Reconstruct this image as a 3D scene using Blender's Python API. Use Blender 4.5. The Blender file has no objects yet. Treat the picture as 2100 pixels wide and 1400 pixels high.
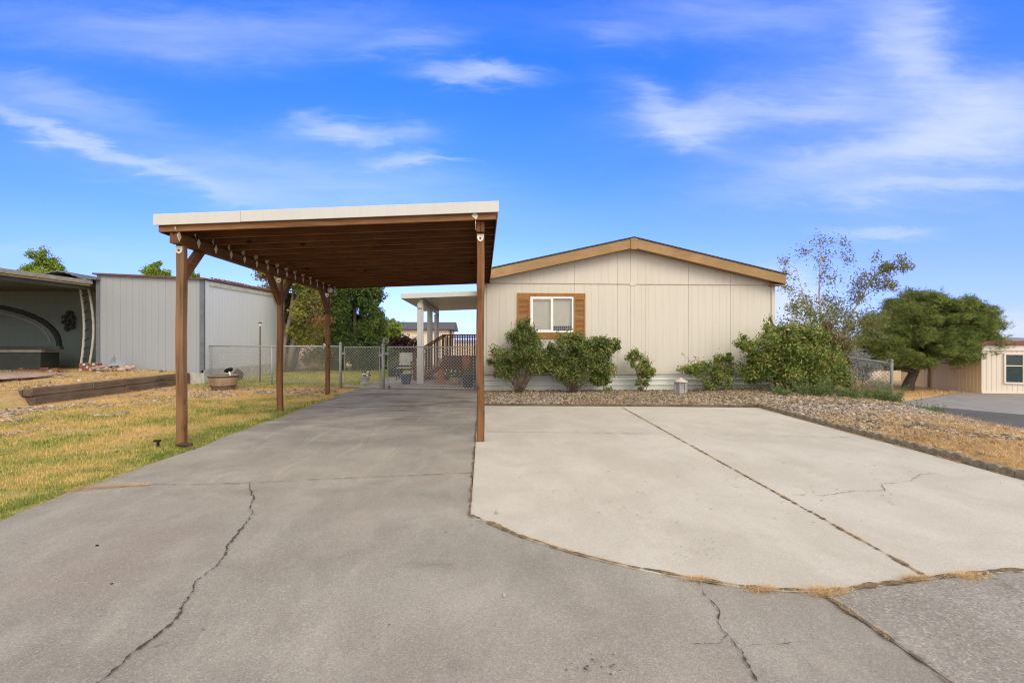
import bpy, math, random
import numpy as np
from mathutils import Vector, Matrix
random.seed(7); RNG = np.random.default_rng(11)
S = bpy.context.scene
R = math.radians
# ------------------------------------------------------------------ camera
TH = 0.06          # the camera looks 3.4 degrees to the right of the driveway's direction
CH = 1.3           # eye height
cam = bpy.data.cameras.new('camera'); co = bpy.data.objects.new('camera', cam)
S.collection.objects.link(co); S.camera = co
co.location = (0, 0, CH); co.rotation_euler = (R(90), 0, -TH)
cam.sensor_width = 36; cam.lens = 17.14; cam.shift_y = 0.0015
cam.clip_start = 0.05; cam.clip_end = 6000
S.cycles.filter_width = 1.1
S.render.resolution_x = 1024; S.render.resolution_y = 682
# ------------------------------------------------------------------ light
SUN_EL, SUN_AZ = R(39), R(158)      # azimuth clockwise from +Y: behind the camera, to its right
sd = bpy.data.lights.new('sun', 'SUN'); sd.energy = 1.35; sd.angle = R(30); sd.color = (1.0, 0.90, 0.76)
so = bpy.data.objects.new('sun', sd); S.collection.objects.link(so)
sdir = Vector((math.sin(SUN_AZ)*math.cos(SUN_EL), math.cos(SUN_AZ)*math.cos(SUN_EL), math.sin(SUN_EL)))
so.rotation_euler = sdir.to_track_quat('Z', 'Y').to_euler(); so.location = (0, -20, 30)
S.view_settings.view_transform = 'Standard'; S.view_settings.look = 'None'
S.view_settings.exposure = 0.45; S.view_settings.gamma = 1.0
try: S.view_settings.use_curve_mapping = False
except Exception: pass

# ------------------------------------------------------------------ node helper
class NT:
    def __init__(s, tree): s.t = tree; s.n = tree.nodes; s.l = tree.links
    def new(s, typ, ins=None, **kw):
        d = s.n.new(typ)
        for k, v in kw.items(): setattr(d, k, v)
        if ins:
            for k, v in ins.items(): s.put(d.inputs[k], v)
        return d
    def put(s, sock, v):
        if isinstance(v, bpy.types.NodeSocket): s.l.new(v, sock)
        elif isinstance(v, bpy.types.Node): s.l.new(v.outputs[0], sock)
        else:
            if isinstance(v, (tuple, list)) and len(v) == 3 and sock.type == 'RGBA': v = (*v, 1)
            sock.default_value = v
    def m(s, op, a, b=0.0, c=None, clamp=False):
        d = s.n.new('ShaderNodeMath'); d.operation = op; d.use_clamp = clamp
        s.put(d.inputs[0], a); s.put(d.inputs[1], b)
        if c is not None: s.put(d.inputs[2], c)
        return d.outputs[0]
    def mix(s, f, a, b, mode='MIX'):
        d = s.n.new('ShaderNodeMix'); d.data_type = 'RGBA'; d.blend_type = mode
        s.put(d.inputs[0], f); s.put(d.inputs[6], a); s.put(d.inputs[7], b)
        return d.outputs[2]
    def noise(s, vec, scale, detail=4, rough=0.55, dist=0.0, col=False):
        d = s.new('ShaderNodeTexNoise', {'Vector': vec, 'Scale': scale, 'Detail': detail, 'Roughness': rough, 'Distortion': dist})
        return d.outputs[1] if col else d.outputs[0]
    def ramp(s, f, lo, hi, a=0.0, b=1.0):
        d = s.new('ShaderNodeMapRange', {0: f, 1: lo, 2: hi, 3: a, 4: b}); d.clamp = True
        return d.outputs[0]
    def cramp(s, f, stops):
        d = s.n.new('ShaderNodeValToRGB'); s.put(d.inputs[0], f); e = d.color_ramp.elements
        while len(e) < len(stops): e.new(0.5)
        for i, (p, c) in enumerate(stops): e[i].position = p; e[i].color = (*c, 1)
        return d.outputs[0]
    def map(s, vec, scale=(1,1,1), loc=(0,0,0), rot=(0,0,0)):
        return s.new('ShaderNodeMapping', {'Vector': vec, 'Scale': scale, 'Location': loc, 'Rotation': rot}).outputs[0]

# ------------------------------------------------------------------ sky
W = bpy.data.worlds.new('World'); S.world = W; W.use_nodes = True
t = NT(W.node_tree); W.node_tree.nodes.clear()
sky = t.new('ShaderNodeTexSky', sky_type='NISHITA', sun_disc=False, sun_elevation=SUN_EL, sun_rotation=SUN_AZ, altitude=300, air_density=1.0, dust_density=0.6, ozone_density=2.2)
tc = t.new('ShaderNodeTexCoord').outputs[0]
sep = t.new('ShaderNodeSeparateXYZ', {0: tc})
X, Y, Z = sep.outputs[0], sep.outputs[1], sep.outputs[2]
Yc = t.m('MAXIMUM', Y, 0.05)
sx = t.m('DIVIDE', X, Yc); sz = t.m('DIVIDE', Z, Yc)            # sky direction measured from due +Y
wv = t.new('ShaderNodeCombineXYZ', {0: sx, 1: sz, 2: 0.0}).outputs[0]
warp = t.noise(t.map(wv, (2.0, 4.5, 1)), 1.6, 4, 0.55, 0.4, col=True)
wsep = t.new('ShaderNodeSeparateXYZ', {0: warp})
warp2 = t.new('ShaderNodeSeparateXYZ', {0: t.noise(t.map(wv, (5.0, 22.0, 1), rot=(0,0,R(-6))), 2.0, 6, 0.6, 0.8, col=True)})
ax = t.m('ADD', sx, t.m('MULTIPLY', t.m('SUBTRACT', wsep.outputs[0], 0.5), 0.20))
az_ = t.m('ADD', sz, t.m('MULTIPLY', t.m('SUBTRACT', wsep.outputs[1], 0.5), 0.10))
az_ = t.m('ADD', az_, t.m('MULTIPLY', t.m('SUBTRACT', warp2.outputs[1], 0.5), 0.055))
ax = t.m('ADD', ax, t.m('MULTIPLY', t.m('SUBTRACT', warp2.outputs[0], 0.5), 0.10))
def streak(px, py, hl, hw, ang, st):
    """a wisp of cirrus: centre and size as directions in the sky"""
    u = (px-1050)/1000; v = (703-py)/1000
    k = 1/(math.cos(TH) - u*math.sin(TH))
    cx = (u*math.cos(TH)+math.sin(TH))*k; cz = v*k
    a = R(ang); ca, sa = math.cos(a), math.sin(a)
    dx = t.m('SUBTRACT', ax, cx); dz = t.m('SUBTRACT', az_, cz)
    p = t.m('ADD', t.m('MULTIPLY', dx, ca/(hl/1000*k)), t.m('MULTIPLY', dz, -sa/(hl/1000*k)))
    q = t.m('ADD', t.m('MULTIPLY', dx, sa/(hw/1000*k)), t.m('MULTIPLY', dz, ca/(hw/1000*k)))
    r2 = t.m('ADD', t.m('MULTIPLY', p, p), t.m('MULTIPLY', q, q))
    return t.m('MULTIPLY', t.m('EXPONENT', t.m('MULTIPLY', r2, -1.0)), st)
STR = [(985,158,95,20,3,.60),(730,262,115,26,-2,.60),(815,330,60,18,5,.45),(880,338,70,7,-3,.3),
 (90,262,160,16,17,.33),(240,312,230,15,20,.42),(480,385,200,30,14,.25),(110,200,210,34,11,.27),(560,350,380,50,9,.16),
 (1400,238,120,34,22,.50),(1460,262,90,14,0,.35),(1600,218,240,34,-7,.46),(1720,150,220,60,-12,.26),
 (1890,110,130,70,50,.62),(2000,240,190,62,-14,.75),(1800,310,260,36,-14,.36),(1960,385,240,18,-3,.46),
 (1830,395,230,40,6,.22),(2060,290,150,60,0,.4),(1800,478,90,13,0,.42),(840,88,110,22,-6,.20),(560,60,300,50,-4,.18),
 (1610,622,60,50,0,1.6),(1650,660,90,26,0,.9),(2080,676,110,34,0,1.3),(1990,700,180,22,0,.45),(60,520,260,20,2,.12),(1250,60,60,20,0,.10),
 (1850,300,330,100,-16,.22),(700,380,300,60,6,.14),(1560,30,330,50,-4,.26),(250,60,260,55,4,.2)]
acc = None
for a in STR:
    v = streak(*a); acc = v if acc is None else t.m('ADD', acc, v)
fine = t.ramp(t.noise(t.map(wv, (2.2, 13, 1), rot=(0,0,R(7))), 2.2, 7, 0.62, 0.5), 0.25, 0.75, 0.62, 1.32)
front = t.ramp(Y, 0.05, 0.25)
acc = t.m('MULTIPLY', t.m('MULTIPLY', acc, fine), front)
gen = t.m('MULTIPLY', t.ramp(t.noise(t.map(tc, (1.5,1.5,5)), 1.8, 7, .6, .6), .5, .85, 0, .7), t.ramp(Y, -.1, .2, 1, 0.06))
hz = t.m('MULTIPLY', t.m('EXPONENT', t.m('MULTIPLY', t.m('ABSOLUTE', Z), -9.0)), .05)
cl = t.m('SUBTRACT', 1.0, t.m('EXPONENT', t.m('MULTIPLY', t.m('ADD', t.m('ADD', acc, gen), hz), -1.3)))
skyc = t.new('ShaderNodeGamma', {0: sky.outputs[0], 1: 1.28}).outputs[0]
skyc = t.mix(1.0, skyc, t.mix(t.ramp(Z, .12, .52), (.70,.67,1.32), (.28,.90,1.95)), 'MULTIPLY')
skyc = t.mix(1.0, skyc, t.mix(t.ramp(Z, .0, .17), (.60,.76,1.0), (1.0,1.0,1.0)), 'MULTIPLY')
skyc = t.mix(1.0, skyc, t.mix(t.ramp(X, -.75, -.15), (.66,.76,1.0), (1.0,1.0,1.0)), 'MULTIPLY')
cloud = t.mix(cl, skyc, (5.5, 6.2, 7.9))
# unseen cloud added overhead and behind the camera as fill light, brightest near horizon
fill_veil = t.m('MULTIPLY', t.ramp(Y, 0.52, 0.25), t.ramp(Z, -.05, .15))
fill_veil = t.m('MULTIPLY', fill_veil, t.ramp(t.noise(t.map(tc, (1.2,1.2,3)), 1.5, 5, .6, .5), .3, .55, .72, .97))
cloud = t.mix(fill_veil, cloud, t.mix(t.ramp(Z, .05, .75), (18.5, 17.2, 14.4), (9.5, 8.8, 7.4)))
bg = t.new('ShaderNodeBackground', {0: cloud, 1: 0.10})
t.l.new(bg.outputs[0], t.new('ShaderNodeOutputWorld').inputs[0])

# ------------------------------------------------------------------ materials
MATS = {}
def mat_new(name):
    m = bpy.data.materials.new(name); m.use_nodes = True; m.node_tree.nodes.clear()
    n = NT(m.node_tree); out = n.new('ShaderNodeOutputMaterial'); return m, n, out
def finish(n, out, col, rough=.7, bump=None, bstr=.3, bdist=.01, metal=0.0, spec=.35, trans=None, alpha=None):
    p = n.new('ShaderNodeBsdfPrincipled', {'Base Color': col, 'Roughness': rough, 'Metallic': metal, 'Specular IOR Level': spec})
    if bump is not None:
        b = n.new('ShaderNodeBump', {'Strength': bstr, 'Distance': bdist, 'Height': bump}); n.l.new(b.outputs[0], p.inputs['Normal'])
    sh = p.outputs[0]
    if trans is not None:
        tr = n.new('ShaderNodeBsdfTranslucent', {0: trans})
        mx = n.new('ShaderNodeMixShader', {0: .32, 1: sh, 2: tr.outputs[0]}); sh = mx.outputs[0]
    n.l.new(sh, out.inputs[0])
def obj_co(n): return n.new('ShaderNodeTexCoord').outputs[3]
def pos_co(n): return n.new('ShaderNodeNewGeometry').outputs[0]
def simple(name, col, rough=.6, var=.25, scale=6, metal=0.0, spec=.35, bstr=.15, vscale=(1,1,1)):
    m, n, o = mat_new(name); c = n.map(obj_co(n), vscale)
    f = n.noise(c, scale, 5, .6); g = n.noise(c, scale*9, 4, .6)
    a = tuple(x*(1-var) for x in col); b = tuple(min(1, x*(1+var)) for x in col)
    cc = n.mix(n.ramp(n.m('ADD', n.m('MULTIPLY', f, .65), n.m('MULTIPLY', g, .35)), .35, .65), a, b)
    finish(n, o, cc, rough, g, bstr, .005, metal, spec); return m
def wood(name, dark, light, axis=2, rough=.75, knots=True, wear=None):
    m, n, o = mat_new(name); c = obj_co(n)
    sc = [22, 22, 22]; sc[axis] = 1.1
    g = n.noise(n.map(c, tuple(sc)), 1.0, 6, .65, .8)
    sc2 = [90, 90, 90]; sc2[axis] = 3
    g2 = n.noise(n.map(c, tuple(sc2)), 1.0, 3, .6)
    b = n.noise(c, 1.7, 3, .6)
    cc = n.mix(n.ramp(g, .32, .68), dark, light)
    cc = n.mix(n.ramp(g2, .35, .75, 0, .35), cc, tuple(x*.45 for x in dark))
    cc = n.mix(n.ramp(b, .45, .75, 0, .55), cc, tuple(min(1, x*1.25) for x in light))
    if knots:
        kv = [4.5, 4.5, 4.5]; kv[axis] = 2.6
        k = n.new('ShaderNodeTexVoronoi', {'Vector': n.map(c, tuple(kv)), 'Scale': 1.0}).outputs[0]
        cc = n.mix(n.ramp(k, .07, .17, .85, 0), cc, tuple(x*.3 for x in dark))
    if wear:
        cc = n.mix(n.ramp(n.noise(n.map(c, tuple(x*.25 for x in sc)), 1.0, 5, .7), .50, .64, 0, .75), cc, wear)
    finish(n, o, cc, rough, g, .5, .004, 0, .25); return m

def painted(name, col, stain, rough=.6, streak=.35, base_dirt=None):
    m, n, o = mat_new(name); c = obj_co(n)
    v = n.noise(n.map(c, (9, 9, .7)), 1.0, 6, .65)
    w = n.noise(c, .9, 4, .6)
    gr = n.noise(n.map(c, (70, 70, 5)), 1.0, 4, .6)
    cc = n.mix(n.ramp(v, .45, .8, 0, streak), col, stain)
    cc = n.mix(n.ramp(w, .4, .75, 0, .25), cc, tuple(min(1, x*1.08) for x in col))
    cc = n.mix(n.ramp(gr, .55, .8, 0, .22), cc, tuple(x*.72 for x in stain))
    if base_dirt:
        z = n.new('ShaderNodeSeparateXYZ', {0: c}).outputs[2]
        z = n.m('ADD', z, n.m('MULTIPLY', v, .3))
        cc = n.mix(n.ramp(z, base_dirt[0], base_dirt[1], .4, 0), cc, base_dirt[2])
    finish(n, o, cc, rough, gr, .25, .003, 0, .3); return m

def concrete(name, base, patch_d, patch_l, agg, agg_scale=150, stains=True, brown=None, use=False):
    m, n, o = mat_new(name); c = pos_co(n)
    a = n.noise(c, .55, 5, .6, .5); b = n.noise(n.map(c, (1, .45, 1), rot=(0,0,.3)), 2.3, 6, .65, .3)
    f = n.noise(c, 38, 4, .7)
    s = n.noise(c, agg_scale, 2, .8)
    vo = n.new('ShaderNodeTexVoronoi', {'Vector': c, 'Scale': agg_scale*.9}); vc = n.new('ShaderNodeSeparateColor', {0: vo.outputs[1]}).outputs[0]
    cc = n.mix(n.ramp(a, .35, .7), patch_d, patch_l)
    cc = n.mix(.2, cc, base)
    cc = n.mix(n.ramp(b, .46, .66, 0, .75), cc, patch_l)
    cc = n.mix(n.ramp(n.noise(n.map(c, (1,1,1), loc=(7,3,0)), 1.3, 5, .6, .6), .48, .68, 0, .75), cc, patch_d)
    if brown is not None:
        cc = n.mix(n.ramp(n.noise(n.map(c, (1,1,1), loc=(17,5,0)), .8, 5, .6, .4), .48, .7, 0, .6), cc, brown)
    cc = n.mix(n.ramp(f, .3, .75, 0, .3), cc, tuple(x*.75 for x in base))
    cc = n.mix(n.ramp(vc, 0, 1, agg, -agg) , cc, tuple(x*.35 for x in base))
    cc = n.mix(n.ramp(vc, .80, 1, 0, agg), cc, tuple(min(1, x*1.7) for x in base))
    if stains:
        sp = n.noise(c, 9, 3, .5); sp2 = n.noise(c, 1.1, 3, .5)
        cc = n.mix(n.m('MULTIPLY', n.ramp(sp, .70, .76, 0, .5), n.ramp(sp2, .45, .6)), cc, tuple(x*.3 for x in base))
    if use:      # tyre scuffs along the drive and brown run-off stains near the gate
        py_ = n.new('ShaderNodeSeparateXYZ', {0: c})
        sc_ = n.noise(n.map(c, (3.2, .55, 1), rot=(0,0,.12)), 1.6, 6, .7, .8)
        cc = n.mix(n.m('MULTIPLY', n.ramp(sc_, .56, .70, 0, .55), n.ramp(py_.outputs[1], 4, 7, .35, 1)), cc, tuple(min(1, x*1.45) for x in base))
        br = n.noise(n.map(c, (.7, 1.5, 1), loc=(3,1,0)), 1.2, 5, .6, .6)
        cc = n.mix(n.m('MULTIPLY', n.ramp(br, .50, .60, 0, .85), n.ramp(py_.outputs[1], 7.5, 9.5)), cc, (.17,.125,.08))
        b2 = n.noise(n.map(c, (.6, .95, 1), loc=(13,4,0)), .9, 5, .55, .4)
        cc = n.mix(n.m('MULTIPLY', n.ramp(b2, .46, .64, 0, .45), n.ramp(py_.outputs[1], 4, 8, .25, 1)), cc, tuple(x*.55 for x in base))
        b3 = n.noise(n.map(c, (.6, 1.1, 1), loc=(5,14,0)), 1.2, 5, .6, .5)
        cc = n.mix(n.m('MULTIPLY', n.ramp(b3, .50, .66, 0, .6), n.ramp(py_.outputs[1], 5, 8, .15, 1)), cc, tuple(x*1.45 for x in base))
        ol = n.noise(n.map(c, (1, 1, 1), loc=(31,12,0)), 1.9, 4, .6, .5)
        cc = n.mix(n.ramp(ol, .66, .76, 0, .35), cc, tuple(x*.45 for x in base))
    h = n.m('ADD', n.m('MULTIPLY', s, .6), n.m('MULTIPLY', f, .4))
    finish(n, o, cc, .88, h, .35, .004, 0, .25); return m

def leafmat(name, cols, translucent=None, rough=.5, pscale=4.0, spec=.35):
    m, n, o = mat_new(name)
    g = n.new('ShaderNodeNewGeometry'); rnd = g.outputs['Random Per Island']
    ns = n.noise(g.outputs[0], pscale, 4, .6)
    f = n.m('ADD', n.m('MULTIPLY', rnd, .42), n.m('MULTIPLY', n.ramp(ns, .32, .68), .58))
    k = len(cols)
    cc = n.cramp(f, [(.08 + .84*i/(k-1), c) for i, c in enumerate(cols)])
    finish(n, o, cc, rough, None, spec=spec, trans=cc if translucent is None else translucent); return m

M = dict(
 siding=painted('cream siding', (.585,.55,.475), (.50,.445,.36), .65, .5, (.5,.85,(.50,.43,.33))),
 siding_groove=simple('cream siding groove', (.36,.28,.19), .8, .2),
 fascia=wood('tan rake board', (.27,.165,.075), (.355,.225,.105), 0, .7, False),
 fasciadark=simple('tan board joint', (.25,.14,.06)),
 shutter=wood('tan shutter', (.29,.13,.038), (.37,.18,.055), 2, .7, False),
 shingle=simple('charcoal shingle', (.045,.05,.055), .9, .4, 14),
 skirt=painted('white vinyl skirting', (.66,.68,.62), (.5,.52,.45), .5, .3, (-.0,.45,(.34,.30,.22))),
 vinyl=simple('white vinyl', (.82,.81,.77), .45, .04),
 whitemetal=painted('white painted metal', (.53,.53,.51), (.42,.40,.36), .45, .3),
 carwood_z=wood('stained post wood', (.07,.03,.012), (.25,.115,.045), 2, .7, True, (.22,.145,.085)),
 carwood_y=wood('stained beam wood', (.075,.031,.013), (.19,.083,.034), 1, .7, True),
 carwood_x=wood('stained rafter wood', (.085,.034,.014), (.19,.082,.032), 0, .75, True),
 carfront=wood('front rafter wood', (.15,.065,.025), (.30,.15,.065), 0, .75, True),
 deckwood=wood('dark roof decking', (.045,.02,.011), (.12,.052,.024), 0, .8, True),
 galv=simple('galvanised steel', (.33,.34,.33), .55, .15, 12, .3),
 plate=simple('painted tie plate', (.62,.58,.50), .5, .15, 12, .1),
 wire=simple('chain link wire', (.42,.42,.40), .5, .15, 12, .2),
 tie=wood('weathered timber', (.065,.045,.03), (.19,.14,.10), 1, .9, False),
 tie_end=simple('timber end grain', (.06,.04,.03), .95, .4, 20),
 pressure=wood('brown deck wood', (.07,.035,.018), (.145,.072,.036), 0, .8, False),
 redwood=wood('orange brown plank', (.25,.085,.03), (.38,.15,.055), 2, .75, True),
 barrel=wood('barrel staves', (.20,.135,.085), (.36,.26,.17), 2, .85, False),
 iron=simple('dark iron band', (.06,.055,.05), .6, .3),
 soil=simple('potting soil', (.12,.08,.05), .95, .4, 25),
 black=simple('black plastic', (.02,.02,.022), .9, .3, spec=.1),
 blueglaze=simple('blue glazed ceramic', (.05,.085,.14), .25, .3, 5, 0, .6),
 greenpot=simple('dark green ceramic', (.03,.06,.06), .35, .3),
 darkpot=simple('dark grey planter', (.055,.055,.055), .7, .3),
 stonegrey=simple('grey cast stone', (.34,.33,.32), .9, .35, 18),
 stonelid=simple('pinkish stone lid', (.50,.42,.37), .9, .25, 18),
 edging=simple('mossy concrete edging', (.20,.17,.12), .95, .4, 20),
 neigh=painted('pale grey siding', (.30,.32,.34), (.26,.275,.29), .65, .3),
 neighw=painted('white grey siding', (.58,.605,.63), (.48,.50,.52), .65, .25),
 neight=simple('slate trim', (.13,.145,.16), .6, .2),
 neighroof=simple('rusty roof edge', (.12,.07,.05), .8, .4, 12),
 concretewall=simple('old concrete footing', (.42,.41,.38), .9, .3, 5),
 sage=painted('dark sage clapboard', (.16,.20,.175), (.11,.14,.125), .7, .4),
 sagedark=simple('dark green trim', (.036,.042,.036), .6, .3),
 gutter=simple('grey gutter', (.24,.23,.20), .5, .25),
 yellowtrim=simple('yellowed trim', (.40,.30,.13), .6, .25),
 corr=simple('corrugated roof sheet', (.17,.165,.145), .5, .25, 8, .3),
 oldwhite=simple('old white paint', (.48,.47,.40), .6, .25),
 brick=simple('red brick', (.22,.085,.055), .9, .35, 14),
 brickpale=simple('mortar', (.52,.40,.33), .9, .2, 14),
 flagstone=simple('pinkish flagstone', (.38,.28,.24), .9, .35, 2.5),
 foil=simple('polished metal', (.72,.78,.85), .2, .1, 6, .9),
 tan=painted('tan ribbed siding', (.72,.53,.28), (.56,.40,.20), .7, .3),
 tanw=painted('cream ribbed siding', (.72,.64,.54), (.60,.52,.42), .7, .3),
 redroof=simple('red brown roof band', (.20,.085,.07), .8, .25),
 beige=painted('beige stucco', (.66,.57,.46), (.58,.48,.37), .8, .2),
 greyroof=simple('grey shingle roof', (.09,.09,.095), .9, .25, 12),
 darkglass=simple('dark window glass', (.03,.055,.06), .08, .3, 3, 0, .9),
 blind=simple('pale roller blind', (.62,.60,.52), .8, .06, 4),
 inside=simple('dim room interior', (.03,.035,.035), .9, .2),
 rope=simple('bark', (.17,.13,.10), .95, .35, 18),
 palebark=simple('pale bark', (.42,.37,.31), .9, .3, 14),
 greybark=simple('grey trunk bark', (.24,.19,.14), .95, .35, 12, vscale=(4,4,.5)),
 pinebark=simple('pine bark', (.085,.065,.05), .95, .4, 12),
 twig=simple('dead twig', (.17,.125,.085), .9, .3, 14),
 rust=simple('rusty steel stake', (.10,.07,.05), .8, .35, 14),
 paper=simple('cream lamp shade', (.80,.72,.58), .7, .1),
 asphalt=None)
M['drive'] = concrete('aged driveway concrete', (.31,.285,.24), (.225,.205,.17), (.395,.365,.31), .36, 190, True, (.30,.25,.205), True)
M['gutterpan'] = concrete('coarse aggregate concrete', (.305,.28,.238), (.255,.232,.195), (.36,.332,.288), .48, 120, False)
M['slab'] = concrete('pale slab concrete', (.51,.475,.40), (.44,.405,.33), (.57,.535,.455), .20, 210, True)
M['oldslab'] = concrete('patio concrete', (.33,.30,.265), (.27,.245,.215), (.40,.365,.325), .3, 150, False)
M['dullsteel'] = simple('dull steel', (.17,.19,.18), .6, .2)
M['treadwood'] = wood('worn tread wood', (.28,.20,.13), (.42,.32,.22), 1, .85, False)
M['asphalt'] = concrete('asphalt', (.10,.098,.095), (.085,.083,.08), (.125,.122,.118), .35, 110, False)
M['paleroad'] = concrete('old pale paving', (.26,.25,.235), (.21,.205,.195), (.31,.295,.28), .2, 120, False)
M['joint'] = simple('dirt filled joint', (.14,.10,.06), .95, .6, 30)
M['crack'] = simple('dark crack', (.07,.058,.045), 1.0, .5, 40)
M['chip'] = simple('tar spots', (.12,.10,.075), .9, .4, 30)

M['rose'] = leafmat('rose leaves', [(.048,.085,.024),(.088,.145,.034),(.165,.225,.05),(.31,.32,.09),(.28,.17,.07)], None, .42)
M['rosebig'] = leafmat('big rose leaves', [(.058,.095,.024),(.11,.175,.035),(.20,.27,.055),(.37,.38,.10),(.36,.24,.11)], None, .42)
M['rosered'] = leafmat('red tinged leaves', [(.05,.07,.02),(.12,.12,.03),(.16,.06,.03),(.10,.03,.02)], None, .5)
M['birch'] = leafmat('thin tree leaves', [(.11,.135,.04),(.17,.20,.06),(.26,.28,.09),(.36,.31,.12)], None, .55)
M['pine'] = leafmat('pine needles', [(0.090,0.123,0.037),(0.149,0.203,0.049),(0.239,0.290,0.068),(0.358,0.377,0.099)], None, .6, 2.0)
M['arbor'] = leafmat('yellow green conifer', [(0.090,0.123,0.027),(0.209,0.232,0.043),(0.373,0.348,0.068),(0.493,0.377,0.111)], None, .6, 1.1)
M['arbordark'] = leafmat('deep green conifer', [(.04,.072,.018),(.075,.13,.03),(.13,.19,.04),(.22,.25,.06)], None, .6, 1.1)
M['brownleaf'] = leafmat('dead orange foliage', [(.25,.12,.04),(.38,.20,.08),(.42,.26,.12)], None, .8)
M['weed'] = leafmat('grey green weed', [(.07,.115,.035),(.13,.19,.06),(.19,.25,.09),(.24,.28,.12)], None, .7)
M['sagebush'] = leafmat('silver lavender sprigs', [(.24,.26,.20),(.34,.36,.30),(.30,.29,.34),(.42,.43,.38)], None, .8)
M['purple'] = leafmat('dark purple leaves', [(.03,.018,.02),(.06,.025,.03),(.08,.06,.03)], None, .6)
M['lime'] = leafmat('bright young leaves', [(.16,.24,.03),(.27,.38,.05),(.38,.46,.08)], None, .5)
M['straw'] = leafmat('dry straw', [(.36,.22,.09),(.58,.37,.16),(.74,.52,.25),(.80,.62,.35)], None, .8, 2.0, .2)
M['litter'] = leafmat('dry leaf litter', [(.20,.15,.09),(.38,.29,.17),(.55,.44,.28),(.26,.17,.09)], None, .85)
M['petal'] = simple('red petals', (.55,.035,.05), .6, .3, 20)
M['petalcream'] = simple('cream petals', (.62,.45,.27), .7, .25, 20)
M['petalwhite'] = simple('white petals', (.8,.78,.74), .7, .1, 20)
def stone_mat():
    m, n, o = mat_new('river gravel')
    g = n.new('ShaderNodeNewGeometry')
    cc = n.cramp(g.outputs['Random Per Island'], [(0,(.09,.075,.07)),(.25,(.20,.165,.14)),(.5,(.31,.25,.20)),(.75,(.42,.34,.26)),(.93,(.62,.55,.45))])
    f = n.noise(g.outputs[0], 45, 4, .6)
    cc = n.mix(n.ramp(f, .3, .7, 0, .4), cc, (.16,.13,.11))
    finish(n, o, cc, .85, f, .3, .004); return m
M['gravel'] = stone_mat()
def lawn_blade_mat():
    m, n, o = mat_new('lawn blades')
    g = n.new('ShaderNodeNewGeometry'); p = g.outputs[0]; rnd = g.outputs['Random Per Island']
    a = n.noise(p, 1.1, 4, .65, .4); b = n.noise(n.map(p, loc=(9,2,0)), 5, 4, .6)
    at = n.new('ShaderNodeAttribute', attribute_name='green').outputs['Fac']
    k = n.m('ADD', n.m('ADD', n.m('MULTIPLY', n.m('SUBTRACT', a, .5), 1.9), n.m('MULTIPLY', n.m('SUBTRACT', b, .5), 1.3)), n.m('MULTIPLY', n.m('SUBTRACT', rnd, .5), .75))
    k = n.m('ADD', k, at)
    cc = n.cramp(k, [(0,(.80,.54,.24)),(.25,(.72,.52,.19)),(.45,(.56,.47,.125)),(.62,(.37,.39,.08)),(.85,(.20,.28,.05)),(1,(.12,.20,.035))])
    finish(n, o, cc, .65, None, spec=.25, trans=cc); return m
M['lawn'] = lawn_blade_mat()
def ground_mat():
    m, n, o = mat_new('ground soil and turf'); g = n.new('ShaderNodeNewGeometry'); p = g.outputs[0]
    at = n.new('ShaderNodeAttribute', attribute_name='zone').outputs['Color']
    sp = n.new('ShaderNodeSeparateColor', {0: at}); gr, st, gv = sp.outputs[0], sp.outputs[1], sp.outputs[2]
    a = n.noise(p, 1.1, 4, .65, .4); f = n.noise(p, 14, 5, .7); ff = n.noise(p, 60, 4, .7)
    dirt = n.mix(n.ramp(f, .3, .7), (.17,.125,.085), (.30,.23,.16))
    dirt = n.mix(n.ramp(ff, .35, .7, 0, .6), dirt, (.10,.08,.065))
    straw = n.mix(n.ramp(ff, .3, .7), (.42,.28,.12), (.74,.52,.25))
    green = n.mix(n.ramp(ff, .3, .7), (.16,.18,.04), (.34,.34,.08))
    gravel = n.mix(n.ramp(n.noise(p, 35, 3, .8), .35, .65), (.10,.085,.075), (.34,.29,.24))
    cc = n.mix(gv, dirt, gravel)
    cc = n.mix(n.m('MULTIPLY', st, n.ramp(f, .3, .5, .35, 1)), cc, straw)
    k = n.m('ADD', gr, n.m('MULTIPLY', n.m('SUBTRACT', a, .5), 2.0))
    cc = n.mix(n.m('MULTIPLY', n.ramp(k, .25, .8), n.ramp(gr, 0, .15)), cc, green)
    finish(n, o, cc, .95, ff, .6, .02, 0, .15); return m
M['ground'] = ground_mat()
def glass_mat():
    m, n, o = mat_new('window glass')
    gl = n.new('ShaderNodeBsdfGlossy', {0: (1,1,1,1), 1: .02}); tr = n.new('ShaderNodeBsdfTransparent', {0: (.93,.93,.91,1)})
    fr = n.new('ShaderNodeFresnel', {0: 1.5}).outputs[0]
    mx = n.new('ShaderNodeMixShader', {0: n.m('ADD', n.m('MULTIPLY', fr, .6), .0), 1: tr.outputs[0], 2: gl.outputs[0]})
    n.l.new(mx.outputs[0], o.inputs[0]); return m
M['glass'] = glass_mat()

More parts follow.
